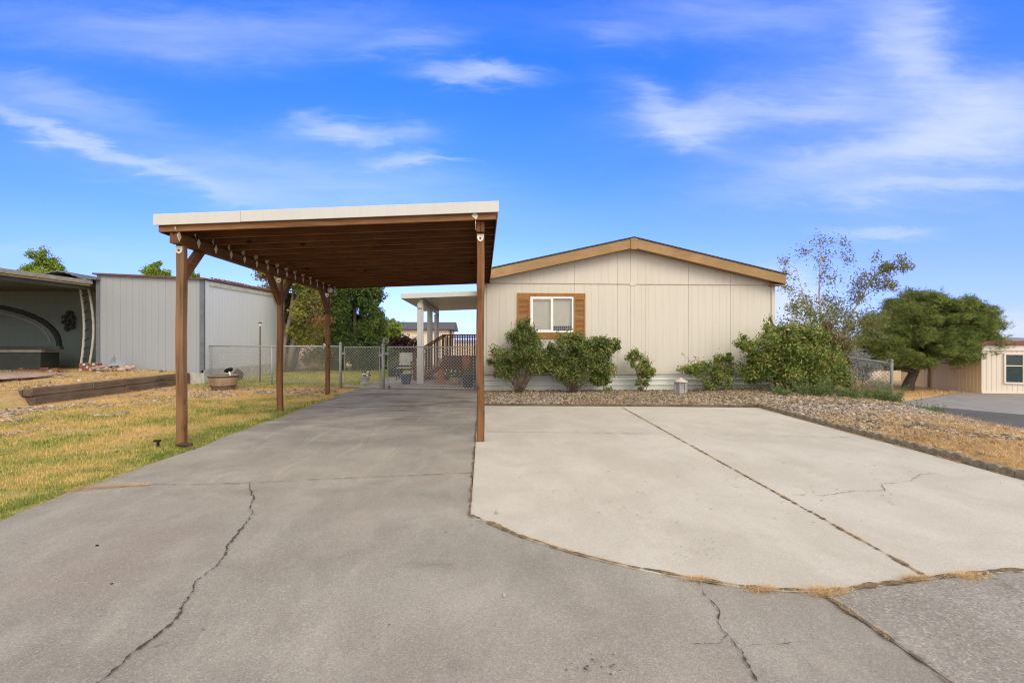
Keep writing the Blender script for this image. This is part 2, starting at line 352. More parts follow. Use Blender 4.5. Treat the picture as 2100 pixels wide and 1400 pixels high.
# ------------------------------------------------------------------ object helpers
ORG = {}
def link(o): S.collection.objects.link(o); return o
def tag(o, label=None, cat=None, group=None, kind=None):
    for k, v in (('label', label), ('category', cat), ('group', group), ('kind', kind)):
        if v: o[k] = v
    return o
def thing(name, loc, label, cat, group=None):
    o = link(bpy.data.objects.new(name, None)); o.location = loc; o.empty_display_size = .2
    ORG[o] = Vector(loc); return tag(o, label, cat, group)
class MB:
    """collects shapes in world coordinates, then becomes one mesh"""
    def __init__(s): s.v = []; s.f = []; s.sm = []
    def add(s, vs, fs, smooth=False):
        b = len(s.v); s.v += [tuple(v) for v in vs]; s.f += [tuple(i+b for i in f) for f in fs]; s.sm += [smooth]*len(fs); return s
    def hexa(s, p): # 8 points: bottom 0-3, top 4-7
        return s.add(p, [(3,2,1,0),(4,5,6,7),(0,1,5,4),(1,2,6,5),(2,3,7,6),(3,0,4,7)])
    def box(s, x0, x1, y0, y1, z0, z1):
        return s.hexa([(x0,y0,z0),(x1,y0,z0),(x1,y1,z0),(x0,y1,z0),(x0,y0,z1),(x1,y0,z1),(x1,y1,z1),(x0,y1,z1)])
    def bar(s, a, b, w, h, up=(0,0,1)):
        a, b = Vector(a), Vector(b); d = (b-a).normalized(); up = Vector(up)
        if abs(d.dot(up)) > .98: up = Vector((0,1,0))
        r = d.cross(up).normalized(); u = r.cross(d)
        r = r*w/2; u = u*h/2
        return s.hexa([a-r-u, a+r-u, b+r-u, b-r-u, a-r+u, a+r+u, b+r+u, b-r+u])
    def tube(s, pts, rad, n=8, cap=True, smooth=True):
        pts = [Vector(p) for p in pts]; k = len(pts)
        if not isinstance(rad, (list, tuple)): rad = [rad]*k
        vs = []; pr = None
        for i, p in enumerate(pts):
            d = (pts[min(i+1, k-1)] - pts[max(i-1, 0)]).normalized()
            if pr is None:
                pr = d.cross(Vector((0,0,1)) if abs(d.z) < .9 else Vector((1,0,0))).normalized()
            r = (pr - d*pr.dot(d)).normalized(); pr = r; u = d.cross(r)
            for j in range(n):
                a = 2*math.pi*j/n; vs.append(p + (r*math.cos(a)+u*math.sin(a))*rad[i])
        fs = [(i*n+j, i*n+(j+1)%n, (i+1)*n+(j+1)%n, (i+1)*n+j) for i in range(k-1) for j in range(n)]
        s.add(vs, fs, smooth)
        if cap: s.f += [tuple(len(s.v)-len(vs)+j for j in reversed(range(n))), tuple(len(s.v)-n+j for j in range(n))]; s.sm += [False]*2
        return s
    def lathe(s, c, prof, n=24, smooth=True):
        vs = [(c[0]+r*math.cos(2*math.pi*j/n), c[1]+r*math.sin(2*math.pi*j/n), c[2]+z) for r, z in prof for j in range(n)]
        fs = [(i*n+j, i*n+(j+1)%n, (i+1)*n+(j+1)%n, (i+1)*n+j) for i in range(len(prof)-1) for j in range(n)]
        s.add(vs, fs, smooth); b = len(s.v)-len(vs)
        s.f += [tuple(b+j for j in reversed(range(n))), tuple(b+(len(prof)-1)*n+j for j in range(n))]; s.sm += [False]*2
        return s
    def prism(s, poly, a, b, axis='y'):
        """polygon in the two other axes, extruded from a to b"""
        def P(p, t):
            return {'y': (p[0], t, p[1]), 'x': (t, p[0], p[1]), 'z': (p[0], p[1], t)}[axis]
        n = len(poly); vs = [P(p, a) for p in poly] + [P(p, b) for p in poly]
        fs = [tuple(range(n)), tuple(reversed(range(n, 2*n)))] + [(i, i+n, (i+1)%n+n, (i+1)%n) for i in range(n)]
        return s.add(vs, fs)
    def blob(s, c, r, seed=0, sub=2, amp=.2):
        import bmesh
        bm = bmesh.new(); bmesh.ops.create_icosphere(bm, subdivisions=sub, radius=1)
        rn = random.Random(seed); ph = [rn.uniform(0, 6) for _ in range(6)]
        r = r if isinstance(r, (tuple, list)) else (r, r, r)
        vs = []
        for v in bm.verts:
            q = v.co; k = 1+amp*(math.sin(q.x*3+ph[0])*math.cos(q.y*4+ph[1])+.6*math.sin(q.z*6+ph[2]+q.x*5))
            vs.append((c[0]+q.x*r[0]*k, c[1]+q.y*r[1]*k, c[2]+q.z*r[2]*k))
        fs = [tuple(v.index for v in f.verts) for f in bm.faces]; bm.free()
        return s.add(vs, fs, True)
    def build(s, name, mat, parent=None, org=None, bevel=0, label=None, fix=True):
        o_ = Vector(org) if org is not None else (ORG[parent] if parent is not None else Vector((0,0,0)))
        me = bpy.data.meshes.new(name); me.from_pydata([tuple(Vector(v)-o_) for v in s.v], [], s.f)
        me.polygons.foreach_set('use_smooth', s.sm)
        if fix:
            import bmesh
            bm = bmesh.new(); bm.from_mesh(me); bmesh.ops.recalc_face_normals(bm, faces=bm.faces); bm.to_mesh(me); bm.free()
        me.materials.append(mat)
        o = link(bpy.data.objects.new(name, me))
        if parent is not None: o.parent = parent
        else: o.location = o_
        ORG[o] = o_
        if bevel:
            b = o.modifiers.new('bevel', 'BEVEL'); b.width = bevel; b.segments = 1; b.limit_method = 'ANGLE'
        if label: o['label'] = label
        return o
def np_mesh(name, V, F, mat, parent=None, org=None, attr=None, smooth=False):
    """V (n,3) world coordinates, F (m,3) triangles"""
    o_ = np.array(org if org is not None else (ORG[parent] if parent is not None else (0,0,0)), dtype=float)
    V = (V - o_).astype(np.float32); F = F.astype(np.int32)
    me = bpy.data.meshes.new(name)
    me.vertices.add(len(V)); me.vertices.foreach_set('co', V.ravel())
    me.loops.add(F.size); me.loops.foreach_set('vertex_index', F.ravel())
    me.polygons.add(len(F)); me.polygons.foreach_set('loop_start', np.arange(0, F.size, F.shape[1], dtype=np.int32))
    me.polygons.foreach_set('loop_total', np.full(len(F), F.shape[1], dtype=np.int32))
    me.update(calc_edges=True); me.materials.append(mat)
    if smooth: me.polygons.foreach_set('use_smooth', np.ones(len(F), dtype=bool))
    if attr:
        for k, a in attr.items():
            at = me.attributes.new(k, 'FLOAT', 'POINT'); at.data.foreach_set('value', a.astype(np.float32))
    o = link(bpy.data.objects.new(name, me)); ORG[o] = Vector(o_)
    if parent is not None: o.parent = parent
    else: o.location = o_
    return o
def copy_tree(root, name=None):
    c = root.copy(); link(c); ORG[c] = ORG.get(root, Vector((0,0,0)))
    for ch in list(root.children):
        d = ch.copy(); link(d); d.parent = c
        for g in list(ch.children):
            e = g.copy(); link(e); e.parent = d
    return c
def G(px, py, z=0.0):
    """the point of the level z that is seen in this direction (photo measured in 2100 px)"""
    u = (px-1050)/1000; d = (CH-z)*1000/(py-703)
    return (d*(u*math.cos(TH)+math.sin(TH)), d*(math.cos(TH)-u*math.sin(TH)))

# value noise for scattering
_T = RNG.random((64, 64))
def vnoise(x, y):
    x = np.asarray(x, float); y = np.asarray(y, float); xi = np.floor(x).astype(int); yi = np.floor(y).astype(int)
    fx = x-xi; fy = y-yi; fx = fx*fx*(3-2*fx); fy = fy*fy*(3-2*fy)
    g = lambda a, b: _T[a % 64, b % 64]
    return (g(xi,yi)*(1-fx)+g(xi+1,yi)*fx)*(1-fy)+(g(xi,yi+1)*(1-fx)+g(xi+1,yi+1)*fx)*fy
def fbm(x, y, s): return .55*vnoise(x*s, y*s)+.3*vnoise(x*s*2.1+7, y*s*2.1+3)+.15*vnoise(x*s*4.3+1, y*s*4.3+9)

# ------------------------------------------------------------------ terrain
def sst(a, b, x): 
    k = np.clip((x-a)/(b-a), 0, 1); return k*k*(3-2*k)
def H(x, y):
    x = np.asarray(x, float); y = np.asarray(y, float)
    xc = 7.9+.3*np.clip(y-7, 0, 13)
    drop = np.clip((x-xc)/2.4, 0, 1); drop = np.where(drop < .12, drop*drop/.24, drop-.06)/.94
    z = -1.1*np.clip(drop, 0, 1)
    z = np.where((x > 5.4) & (x < xc+.5), z+.05*np.sin(np.clip((x-5.4)/(xc-5.4), 0, 1)*math.pi), z)
    ter = .33+.12*sst(12, 16, y)
    ramp = np.where(x < -9.62, sst(9.6, 11.0, y), 0.0)
    z = z+ter*ramp
    back = sst(27, 42, y)*np.where(x < 9, 1, 0)
    z = z-.6*back-.03
    return z
def grid_lines(lo, hi, flo, fhi, step):
    a = []; v = flo; k = step
    while v > lo: a.append(v); k *= 1.35; v -= k
    a.append(lo); b = []; v = fhi; k = step
    while v < hi: b.append(v); k *= 1.35; v += k
    b.append(hi)
    return np.unique(np.concatenate([np.array(a), np.arange(flo, fhi, step), np.array(b), [-9.62, -9.6]]))
gx = grid_lines(-3000, 3000, -19, 15, .2); gy = grid_lines(-1500, 4000, 0, 30, .2)
GX, GY = np.meshgrid(gx, gy, indexing='ij')
GZ = H(GX, GY)+(fbm(GX+50, GY+50, 1.7)-.5)*.03*np.where((GX > -3.7) & (GX < 5.4), 0, 1)
nx, ny = len(gx), len(gy)
V = np.stack([GX.ravel(), GY.ravel(), GZ.ravel()], 1)
i, j = np.meshgrid(np.arange(nx-1), np.arange(ny-1), indexing='ij'); a = (i*ny+j).ravel()
F = np.stack([a, a+ny, a+ny+1, a+1], 1)
ground = np_mesh('ground', V, F, M['ground'], smooth=True); tag(ground, kind='structure')
def zones(x, y):
    """green turf, straw, gravel shares of the ground"""
    lawn = (x < -3.55) & (x > -9.0+fbm(x, y, .8)) & (y < 12.2+.6*fbm(x, y, 1.)) & (y > 0)
    edge = np.exp(-np.abs(x+3.75)/.22)
    g = np.where(lawn, .42+.35*edge, 0.0)
    g = np.where((x < -9.6) & (y < 19) & (y > 9), .30, g)
    back = (x < -3.6) & (x > -9.1) & (y > 14.9) & (y < 30)
    g = np.where(back, .8, g)
    st = np.where(lawn, .9, .75)
    gv = np.zeros_like(g)
    bed = (x > -.2) & (x < 9.6) & (y > 9.3) & (y < 14)
    bed2 = (x > 5.2) & (x < 10.5) & (y > 6.2+(8-x)*.7) & (y < 14)
    gv = np.where(bed | bed2, 1.0, gv); st = np.where(bed | bed2, .12, st)
    strip = (x < -7.6) & (x > -9.6) & (y > 9) & (y < 16.5)
    gv = np.where(strip, .3, gv); st = np.where(strip, .95, st)
    far = (x > 12) & (y > 12); g = np.where(far, .15, g); st = np.where(far, .9, st)
    return g, st, gv
g_, s_, v_ = zones(GX, GY)
ca = ground.data.attributes.new('zone', 'FLOAT_COLOR', 'POINT')
ca.data.foreach_set('color', np.stack([g_.ravel(), s_.ravel(), v_.ravel(), np.ones(g_.size)], 1).astype(np.float32).ravel())

def sheet(name, pts, z, mat, thick=0.0, kind='structure'):
    mb = MB(); n = len(pts)
    zz = [z(p) if callable(z) else z for p in pts]
    vs = [(p[0], p[1], q) for p, q in zip(pts, zz)]
    if thick:
        vs += [(p[0], p[1], q-thick) for p, q in zip(pts, zz)]
        mb.add(vs, [tuple(range(n)), tuple(reversed(range(n, 2*n)))]+[(i, (i+1)%n, (i+1)%n+n, i+n) for i in range(n)])
    else: mb.add(vs, [tuple(range(n))])
    o = mb.build(name, mat); return tag(o, kind=kind)
# driveway: dark concrete from the gate to the street, the pale slab beside it
def wob(x, s=1.0): return .03*math.sin(x*2.3*s)+.02*math.sin(x*5.1*s+1)
left_edge = [(-3.56+wob(y), y) for y in np.arange(19.5, -8, -.35)]
arc = [G(963,1058), G(1015,1078), G(1080,1105), G(1160,1130), G(1250,1154), G(1340,1174), G(1430,1190), G(1520,1204), G(1600,1212), G(1690,1214), G(1790,1203), G(1905,1187), G(2000,1178), G(2100,1170), (4.3,2.55), (5.0,2.45)]
def fine_poly(p, s=.12, amp=.006):
    out = []
    for a, b in zip(p, p[1:]):
        n = max(1, int(math.dist(a, b)/s))
        for k in range(n):
            q = k/n; out.append((a[0]+(b[0]-a[0])*q+random.uniform(-amp, amp), a[1]+(b[1]-a[1])*q+random.uniform(-amp, amp)))
    out.append(p[-1]); return out
def smooth_poly(p, it=2):
    for _ in range(it):
        q = [p[0]]
        for a, b in zip(p, p[1:]):
            q += [(a[0]*.75+b[0]*.25, a[1]*.75+b[1]*.25), (a[0]*.25+b[0]*.75, a[1]*.25+b[1]*.75)]
        q.append(p[-1]); p = q
    return p
arcs = smooth_poly(arc[1:], 2); arcs = [arc[0]]+arcs
sheet('driveway', left_edge+[(40,-8),(40,2.2),(12,2.2),(5.6,2.3),(5.25,2.8),(5.2,4.4),(-.1,4.4),(-.1,10.3),(0,13.1),(-.02,19.5)], 0.0, M['drive'], .08)
slab_r = [(5.08,2.5),(5.06,4.0),(5.2,5.5),(5.32,7.2),(5.5,9.45)]
sheet('parking_slab', fine_poly([(-.09,10.08)]+[(-.09,3.68)],.3,.002)[:-1]+arcs[:-1]+slab_r+[(2.7,9.82)], 0.006, M['slab'], .08)
pan = [arcs[-12], *arcs[-11:]]
jn = G(1690,1222); jn2 = G(1950,1400)
dirx = ((jn2[0]-jn[0]), (jn2[1]-jn[1]))
rp = [p for p in arcs if p[0] >= jn[0]-.02]
sheet('street_gutter_pan', [(p[0], p[1]-.012) for p in rp]+[(5.3,2.3),(14,2.1),(14,-4),(jn[0]+dirx[0]*4.2, jn[1]+dirx[1]*4.2)], 0.004, M['gutterpan'])
# patio beyond the gate
# road on the right, lower
ZR = -1.095
sheet('road', [(11.2,-2),(10.6,7),(11.2,10.5),(12.6,14),G(1820,828,ZR),G(1850,824,ZR),G(1960,805,ZR),(27,21.0),(60,19),(60,-2)], -1.098, M['asphalt'], .1)
sheet('paved_pad', [G(1810,831,ZR),G(1855,824.5,ZR),G(1960,806,ZR),G(2010,806,ZR),(40,18.5),(40,12.8),G(2100,850,ZR),G(1930,835,ZR)], -1.090, M['paleroad'], .02)
hb = MB(); 
for k, (yy, hh, x0, x1) in enumerate([(2400, 52, -400, 3600), (2700, 34, -3600, -200)]):
    top = []; n = 60
    for q in range(n+1):
        x = x0+(x1-x0)*q/n; e = math.sin(math.pi*q/n)**.5
        top.append((x, yy, -2+hh*e*(.55+.3*math.sin(q*.33+k)+.15*math.sin(q*.9))))
    vs = []
    for (x, y, z) in top: vs += [(x, y-900, -3), (x, y-300, z*.55), (x, y, z), (x, y+600, -3)]
    fs = [(4*q+r, 4*q+4+r, 4*q+5+r, 4*q+1+r) for q in range(n) for r in range(3)]
    hb.add(vs, fs, True)
hill_m = simple('far sagebrush slope', (.20,.21,.20), 1, .15, .01)
tag(hb.build('hills', hill_m), kind='structure')

# joints and cracks: thin dirt-filled strips a few millimetres above the slabs
def ribbon(mb, pts, w, z):
    n = len(pts); vs = []
    for i, p in enumerate(pts):
        a = pts[max(i-1, 0)]; b = pts[min(i+1, n-1)]; d = Vector((b[0]-a[0], b[1]-a[1])); d.normalize()
        ww = (w(i/(n-1)) if callable(w) else w)*random.choice((.1,.25,.5,.7,.9,1.3,1.7))/2*.8
        vs += [(p[0]-d.y*ww, p[1]+d.x*ww, z), (p[0]+d.y*ww, p[1]-d.x*ww, z)]
    mb.add(vs, [(2*i, 2*i+1, 2*i+3, 2*i+2) for i in range(n-1)])
def rough(p, s=.06, amp=.012):
    out = []; o = 0
    for a, b in zip(p, p[1:]):
        n = max(1, int(math.dist(a, b)/s)); L = math.dist(a, b) or 1; nx_, ny_ = -(b[1]-a[1])/L, (b[0]-a[0])/L
        for k in range(n):
            o = o*.7+random.uniform(-amp, amp); q = k/n
            out.append((a[0]+(b[0]-a[0])*q+nx_*o, a[1]+(b[1]-a[1])*q+ny_*o))
    out.append(p[-1]); return out
jm = MB()
ribbon(jm, rough([(-.1,10.1),(-.1,3.68)], .05, .003), .022, .0125)
ribbon(jm, rough(arcs, .03, .006), .036, .0125)
ribbon(jm, rough([G(1275,835), G(1905,1187)], .025, .003), .026, .0125)
ribbon(jm, rough([G(995,886), G(1345,890), G(1740,898)], .05, .003), .010, .0125)
ribbon(jm, rough([jn, (jn[0]+dirx[0]*4, jn[1]+dirx[1]*4)], .05, .006), lambda q: .028+.03*q, .0125)
tag(jm.build('joint_dirt', M['joint'], fix=False), kind='structure')
cm = MB()
C = lambda *p: [G(*q) for q in p]
main = C((513,992),(514,1010),(521,1022),(512,1040),(519,1052),(498,1080),(480,1104),(466,1118),(462,1140),(443,1160),(405,1190),(397,1212),(378,1240),(372,1255),(330,1300),(265,1345),(240,1370),(205,1400))
ribbon(cm, rough(main, .014, .006), lambda q: .007+.008*math.sin(q*9)**2, .0085)
ribbon(cm, rough([main[-1], (main[-1][0]-.1, main[-1][1]-.5)], .03, .006), .012, .0085)
ribbon(cm, rough(C((300,994),(400,994),(513,991),(640,984),(780,978),(965,970)), .03, .005), .008, .0085)
ribbon(cm, rough(C((575,862),(700,861),(860,861)), .04, .003), .006, .0085)
ribbon(cm, rough(C((1432,1196),(1450,1225),(1470,1250),(1478,1290),(1497,1308),(1520,1340),(1540,1375),(1552,1400)), .02, .006), lambda q: .005+.007*q, .0085)
ribbon(cm, rough(C((1420,1322),(1475,1322),(1495,1304)), .02, .004), .004, .0085)
ribbon(cm, rough(C((1497,1308),(1520,1325),(1600,1322),(1640,1318)), .02, .004), .003, .0085)
ribbon(cm, rough(C((1622,1016),(1690,1018),(1750,1008),(1815,1008),(1808,994),(1870,988),(1885,974),(1930,972)), .02, .007), .006, .0135)
ribbon(cm, rough(C((2040,1188),(2075,1208),(2100,1222)), .02, .003), .008, .0135)
ribbon(cm, rough(C((1110,870),(1160,873)), .02, .004), .004, .0135)
ribbon(cm, rough(C((770,868),(755,900),(748,918)), .02, .006), .004, .0085)
tag(cm.build('crack', M['crack'], fix=False), kind='structure')
# tar spots / chips lying flat on the concrete
sm_ = MB()
def specks(px, py, rx, ry, n, s0, s1, z):
    for _ in range(n):
        x, y = G(px+random.gauss(0, rx), py+random.gauss(0, ry)); r = random.uniform(s0, s1); k = random.randint(5, 7); p0 = random.uniform(0, 6)
        sm_.add([(x+r*random.uniform(.5,1.2)*math.cos(p0+6.283*i/k), y+r*random.uniform(.5,1.2)*math.sin(p0+6.283*i/k), z) for i in range(k)], [tuple(range(k))])
specks(1215,1362,26,14,26,.002,.008,.0095); specks(1435,1126,26,12,60,.001,.005,.0135); specks(1090,1070,18,9,26,.001,.004,.0135)
specks(1500,1080,330,60,60,.001,.004,.0135); specks(1250,1100,120,30,25,.001,.004,.0135); specks(700,1250,400,90,26,.001,.005,.0095)
specks(1500,930,300,30,28,.002,.006,.0135); specks(800,1010,150,60,22,.001,.005,.0095); specks(820,820,100,8,14,.006,.012,.0095)
for _ in range(420):
    x, y = random.uniform(.1, 5.0), random.uniform(2.7, 9.6)
    if y < 3.9-.6*math.sin(x*.7): continue
    a_ = random.gauss(.1,.5); L_ = random.uniform(.004,.022); w_ = random.uniform(.002,.006)
    sm_.add([(x-math.cos(a_)*L_, y-math.sin(a_)*L_, .0135), (x+math.sin(a_)*w_, y-math.cos(a_)*w_, .0135), (x+math.cos(a_)*L_, y+math.sin(a_)*L_, .0135), (x-math.sin(a_)*w_, y+math.cos(a_)*w_, .0135)], [(0,1,2,3)])
for _ in range(160):
    x, y = random.uniform(-3.4, -.2), random.uniform(1.6, 12); r_ = random.uniform(.003,.009)
    sm_.add([(x-r_, y, .0095), (x, y-r_*.7, .0095), (x+r_, y, .0095), (x, y+r_*.7, .0095)], [(0,1,2,3)])
tag(sm_.build('tar_spots', M['chip'], fix=False), kind='stuff', label='dark flecks and tar spots scattered over the concrete', cat='debris')

# ------------------------------------------------------------------ carport
CP = thing('carport', (-2.0, 9.6, 0), 'brown timber carport with white metal edge trim standing over the driveway', 'carport')
RB = lambda x: 2.71+(x+3.97)*.0425          # underside of the rafters
PY = [6.62, 9.72, 12.65]
def sk(y, x): return y+(-x)*.045*max(0, 1-(y-6.2)/4)
for px_, ys, zt in ((-3.93, PY, 2.57), (-.03, [6.45, 9.6, 12.6], 2.74)):
    for n_, y in enumerate(ys):
        mb = MB(); w = .049; k = 7
        # slightly twisted rough-sawn post
        vs = []
        for q in range(k+1):
            z = -.1+(zt+.1)*q/k; ox = .006*math.sin(q*1.3+n_*2); tw = .02*math.sin(q*.9+n_)
            for a, b in ((-1,-1),(1,-1),(1,1),(-1,1)):
                vs.append((px_+ox+w*(a*math.cos(tw)-b*math.sin(tw)), y+w*(b*math.cos(tw)+a*math.sin(tw)), z))
        fs = [(4*q+r, 4*q+(r+1)%4, 4*q+4+(r+1)%4, 4*q+4+r) for q in range(k) for r in range(4)]+[(3,2,1,0), (4*k,4*k+1,4*k+2,4*k+3)]
        mb.add(vs, fs); mb.build('post', M['carwood_z'], CP, bevel=.008)
        # post cap plate
        mp = MB()
        for yy, sgn in ((y-w-.006, -1),):
            pts = [(px_-.042, zt-.015), (px_-.045, zt-.065), (px_-.028, zt-.10), (px_, zt-.115), (px_+.028, zt-.10), (px_+.045, zt-.065), (px_+.042, zt-.015)]
            mp.prism(pts, yy-.003, yy+.003, 'y')
        o = mp.build('post_plate', M['plate'], CP)
        b = MB(); b.tube([(px_, y-w-.02, zt-.07), (px_, y-w-.008, zt-.07)], .013, 6); b.build('bolt', M['iron'], o)
for x, ys in ((-3.93, (6.46, 13.0)), (-.03, (6.33, 13.0))):
    zt = RB(x); zb = 2.57 if x < -2 else 2.74
    for dx in (-.027, .027):
        mb = MB(); mb.box(x+dx-.0255, x+dx+.0255, ys[0], ys[1], zb+.002, zt-.002); mb.build('beam', M['carwood_y'], CP, bevel=.004)
# knee braces
for y, sg in ((PY[0], 1), (PY[1], -1), (PY[1], 1), (PY[2], -1)):
    x = -3.93; L = .52 if y != PY[0] else .44
    mb = MB(); p = [(y+sg*.045, 2.57-L-.02), (y+sg*.045, 2.57-L+.15), (y+sg*(L-.11), 2.57), (y+sg*(L+.06), 2.57)]
    mb.prism(p, x-.04, x+.04, 'x'); mb.build('knee_brace', M['carwood_y'], CP, bevel=.004)
for y, sg in ((9.6, -1), (9.6, 1), (12.6, -1)):
    x = -.03; L = .5
    mb = MB(); p = [(y+sg*.045, 2.74-L-.02), (y+sg*.045, 2.74-L+.15), (y+sg*(L-.11), 2.74), (y+sg*(L+.06), 2.74)]
    mb.prism(p, x-.04, x+.04, 'x'); mb.build('knee_brace', M['carwood_y'], CP, bevel=.004)
# rafters lying across the beams, ties at the left beam
XL, XR = -4.10, .17
nr = 16
for k in range(nr):
    y = 6.27+k*(13.0-6.27)/(nr-1)
    ya, yb = sk(y, XL), sk(y, XR)
    mb = MB(); h = .14; t2 = .019
    mb.hexa([(XL,ya-t2,RB(XL)),(XR,yb-t2,RB(XR)),(XR,yb+t2,RB(XR)),(XL,ya+t2,RB(XL)),(XL,ya-t2,RB(XL)+h),(XR,yb-t2,RB(XR)+h),(XR,yb+t2,RB(XR)+h),(XL,ya+t2,RB(XL)+h)])
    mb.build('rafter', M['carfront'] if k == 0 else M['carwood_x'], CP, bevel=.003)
    for bx in (-3.93, -.03):
        yy = sk(y, bx)+.024; xi = bx+.056 if bx < -2 else bx-.056; s = 1 if bx < -2 else -1
        z0 = RB(bx)
        if bx > -2 and k > 0: continue
        mb = MB()
        # folded diamond tie: lower half on the beam's face, upper half on the rafter's side
        mb.add([(xi, yy, z0+.01), (xi+.002*s, yy+.045, z0-.05), (xi, yy+.008, z0-.12), (xi+.002*s, yy-.04, z0-.05),
                (xi+.012*s, yy, z0+.01), (xi+.008*s, yy+.045, z0-.05), (xi+.006*s, yy+.008, z0-.12), (xi+.008*s, yy-.04, z0-.05)],
               [(0,1,2,3),(7,6,5,4),(0,4,5,1),(1,5,6,2),(2,6,7,3),(3,7,4,0)])
        mb.add([(xi, yy-.045, z0+.0), (xi+.055*s, yy-.045, z0+.045), (xi+.02*s, yy-.045, z0+.105), (xi-.03*s, yy-.045, z0+.05),
                (xi, yy-.039, z0+.0), (xi+.055*s, yy-.039, z0+.045), (xi+.02*s, yy-.039, z0+.105), (xi-.03*s, yy-.039, z0+.05)],
               [(0,1,2,3),(7,6,5,4),(0,4,5,1),(1,5,6,2),(2,6,7,3),(3,7,4,0)])
        mb.build('bracket', M['plate'], CP)
# decking boards and the white metal edge
mb = MB(); zt = .142
nb = 26
for k in range(nb):
    y0 = 6.24+k*(13.06-6.24)/nb; y1 = 6.24+(k+1)*(13.06-6.24)/nb-.006
    mb.hexa([(XL,sk(y0,XL),RB(XL)+zt),(XR,sk(y0,XR),RB(XR)+zt),(XR,sk(y1,XR),RB(XR)+zt),(XL,sk(y1,XL),RB(XL)+zt),
             (XL,sk(y0,XL),RB(XL)+zt+.02),(XR,sk(y0,XR),RB(XR)+zt+.02),(XR,sk(y1,XR),RB(XR)+zt+.02),(XL,sk(y1,XL),RB(XL)+zt+.02)])
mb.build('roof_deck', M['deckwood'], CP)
def lid(mb, x0, x1, y0, y1, z0, z1):
    mb.hexa([(x0,sk(y0,x0),RB(x0)+z0),(x1,sk(y0,x1),RB(x1)+z0),(x1,sk(y1,x1),RB(x1)+z0),(x0,sk(y1,x0),RB(x0)+z0),
             (x0,sk(y0,x0),RB(x0)+z1),(x1,sk(y0,x1),RB(x1)+z1),(x1,sk(y1,x1),RB(x1)+z1),(x0,sk(y1,x0),RB(x0)+z1)])
mb = MB(); lid(mb, XL-.01, XR+.01, 6.225, 13.08, .165, .19); mb.build('roof_sheet', M['whitemetal'], CP)
mb = MB(); xj = -3.05; lid(mb, XL-.035, xj, 6.20, 6.224, .075, .215); mb.build('edge_trim', M['whitemetal'], CP, bevel=.002)
mb = MB(); lid(mb, xj+.004, XR+.035, 6.197, 6.221, .077, .217); mb.build('edge_trim', M['whitemetal'], CP, bevel=.002)
mb = MB(); lid(mb, XR+.012, XR+.033, 6.226, 13.1, .11, .21); mb.build('edge_trim', M['whitemetal'], CP)
mb = MB(); lid(mb, XL-.033, XL-.012, 6.226, 13.1, .11, .21); mb.build('edge_trim', M['whitemetal'], CP)
mb = MB(); lid(mb, XR+.001, XR+.0115, 6.3, 13.05, -.012, .14); mb.build('side_fascia', M['carwood_y'], CP)
mb = MB(); lid(mb, XL-.0115, XL-.001, 6.3, 13.05, -.0, .14); mb.build('side_fascia', M['carwood_y'], CP)
# flood light at the rear of the left beam
FL = thing('flood_light', (-3.80, 12.42, 2.60), 'small white floodlight fixed at the rear end of the carport beam', 'light')
mb = MB(); mb.blob((-3.80,12.40,2.62), (.07,.05,.07), 3, 2, .0); mb.build('lamp_head', M['vinyl'], FL)
mb = MB(); mb.box(-3.845,-3.80,12.44,12.50,2.57,2.66); mb.build('bracket', M['black'], FL)

# ------------------------------------------------------------------ the cream mobile home
HX0, HX1, HC, HY, HB = -.05, 8.16, 4.056, 13.2, 31.5
RX0, RX1 = -.17, 8.28
def rz(x): return 3.17+(4.12-3.17)*(1-abs(x-HC)/(RX1-HC))       # top of the roof
MH = thing('mobile_home', (HC, 22, 0), 'cream mobile home with tan rake boards and one shuttered window facing the slab', 'house')
def grooved_wall(mb, x0, x1, y, z0, ztop, pitch, seams, depth=.0045, gw=.0085, sdepth=.012, sgw=.013):
    """front wall built of boards with real grooves between them; returns groove backing"""
    xs = [x0]; g = x0+pitch*.5
    cuts = []
    while g < x1-.03:
        if all(abs(g-s) > pitch*.35 for s in seams): cuts.append((g, gw, depth))
        g += pitch
    cuts += [(s, sgw, sdepth) for s in seams]; cuts.sort()
    prof = [(x0, 0)]
    for c, w, d in cuts: prof += [(c-w/2, 0), (c-w/2+.0015, d), (c+w/2-.0015, d), (c+w/2, 0)]
    prof.append((x1, 0))
    if x0 < HC < x1 and ztop == rz_under:
        for k in range(len(prof)-1):
            if prof[k][0] < HC < prof[k+1][0]:
                prof.insert(k+1, (HC, prof[k][1])); break
    vs = []
    for x, d in prof: vs += [(x, y+d, z0(x) if callable(z0) else z0), (x, y+d, ztop(x) if callable(ztop) else ztop)]
    mb.add(vs, [(2*k, 2*k+2, 2*k+3, 2*k+1) for k in range(len(prof)-1)])
rz_under = lambda x: rz(x)-.22
seams = [.10, 1.29, 2.50, 3.70, 4.056, 4.49, 5.69, 6.89, 8.05]
wx0, wx1, wz0, wz1 = 1.29, 2.47, 1.585, 2.555          # window opening
mb = MB()
grooved_wall(mb, HX0, wx0, HY, .46, 2.905, .2, [s for s in seams if s < wx0-.01])
grooved_wall(mb, wx0, wx1, HY, .46, wz0, .2, [])
grooved_wall(mb, wx0, wx1, HY, wz1, 2.905, .2, [])
grooved_wall(mb, wx1, HX1, HY, .46, 2.905, .2, [s for s in seams if s > wx1])
grooved_wall(mb, HX0, HX1, HY-.004, 2.925, rz_under, .2, seams)
wall = mb.build('wall', M['siding'], MH, fix=False)
mb = MB()     # side and rear walls, and the body behind the boards
mb.box(HX0, wx0-.001, HY+.02, HB, .44, 2.95); mb.box(wx1+.001, HX1, HY+.02, HB, .44, 2.95)
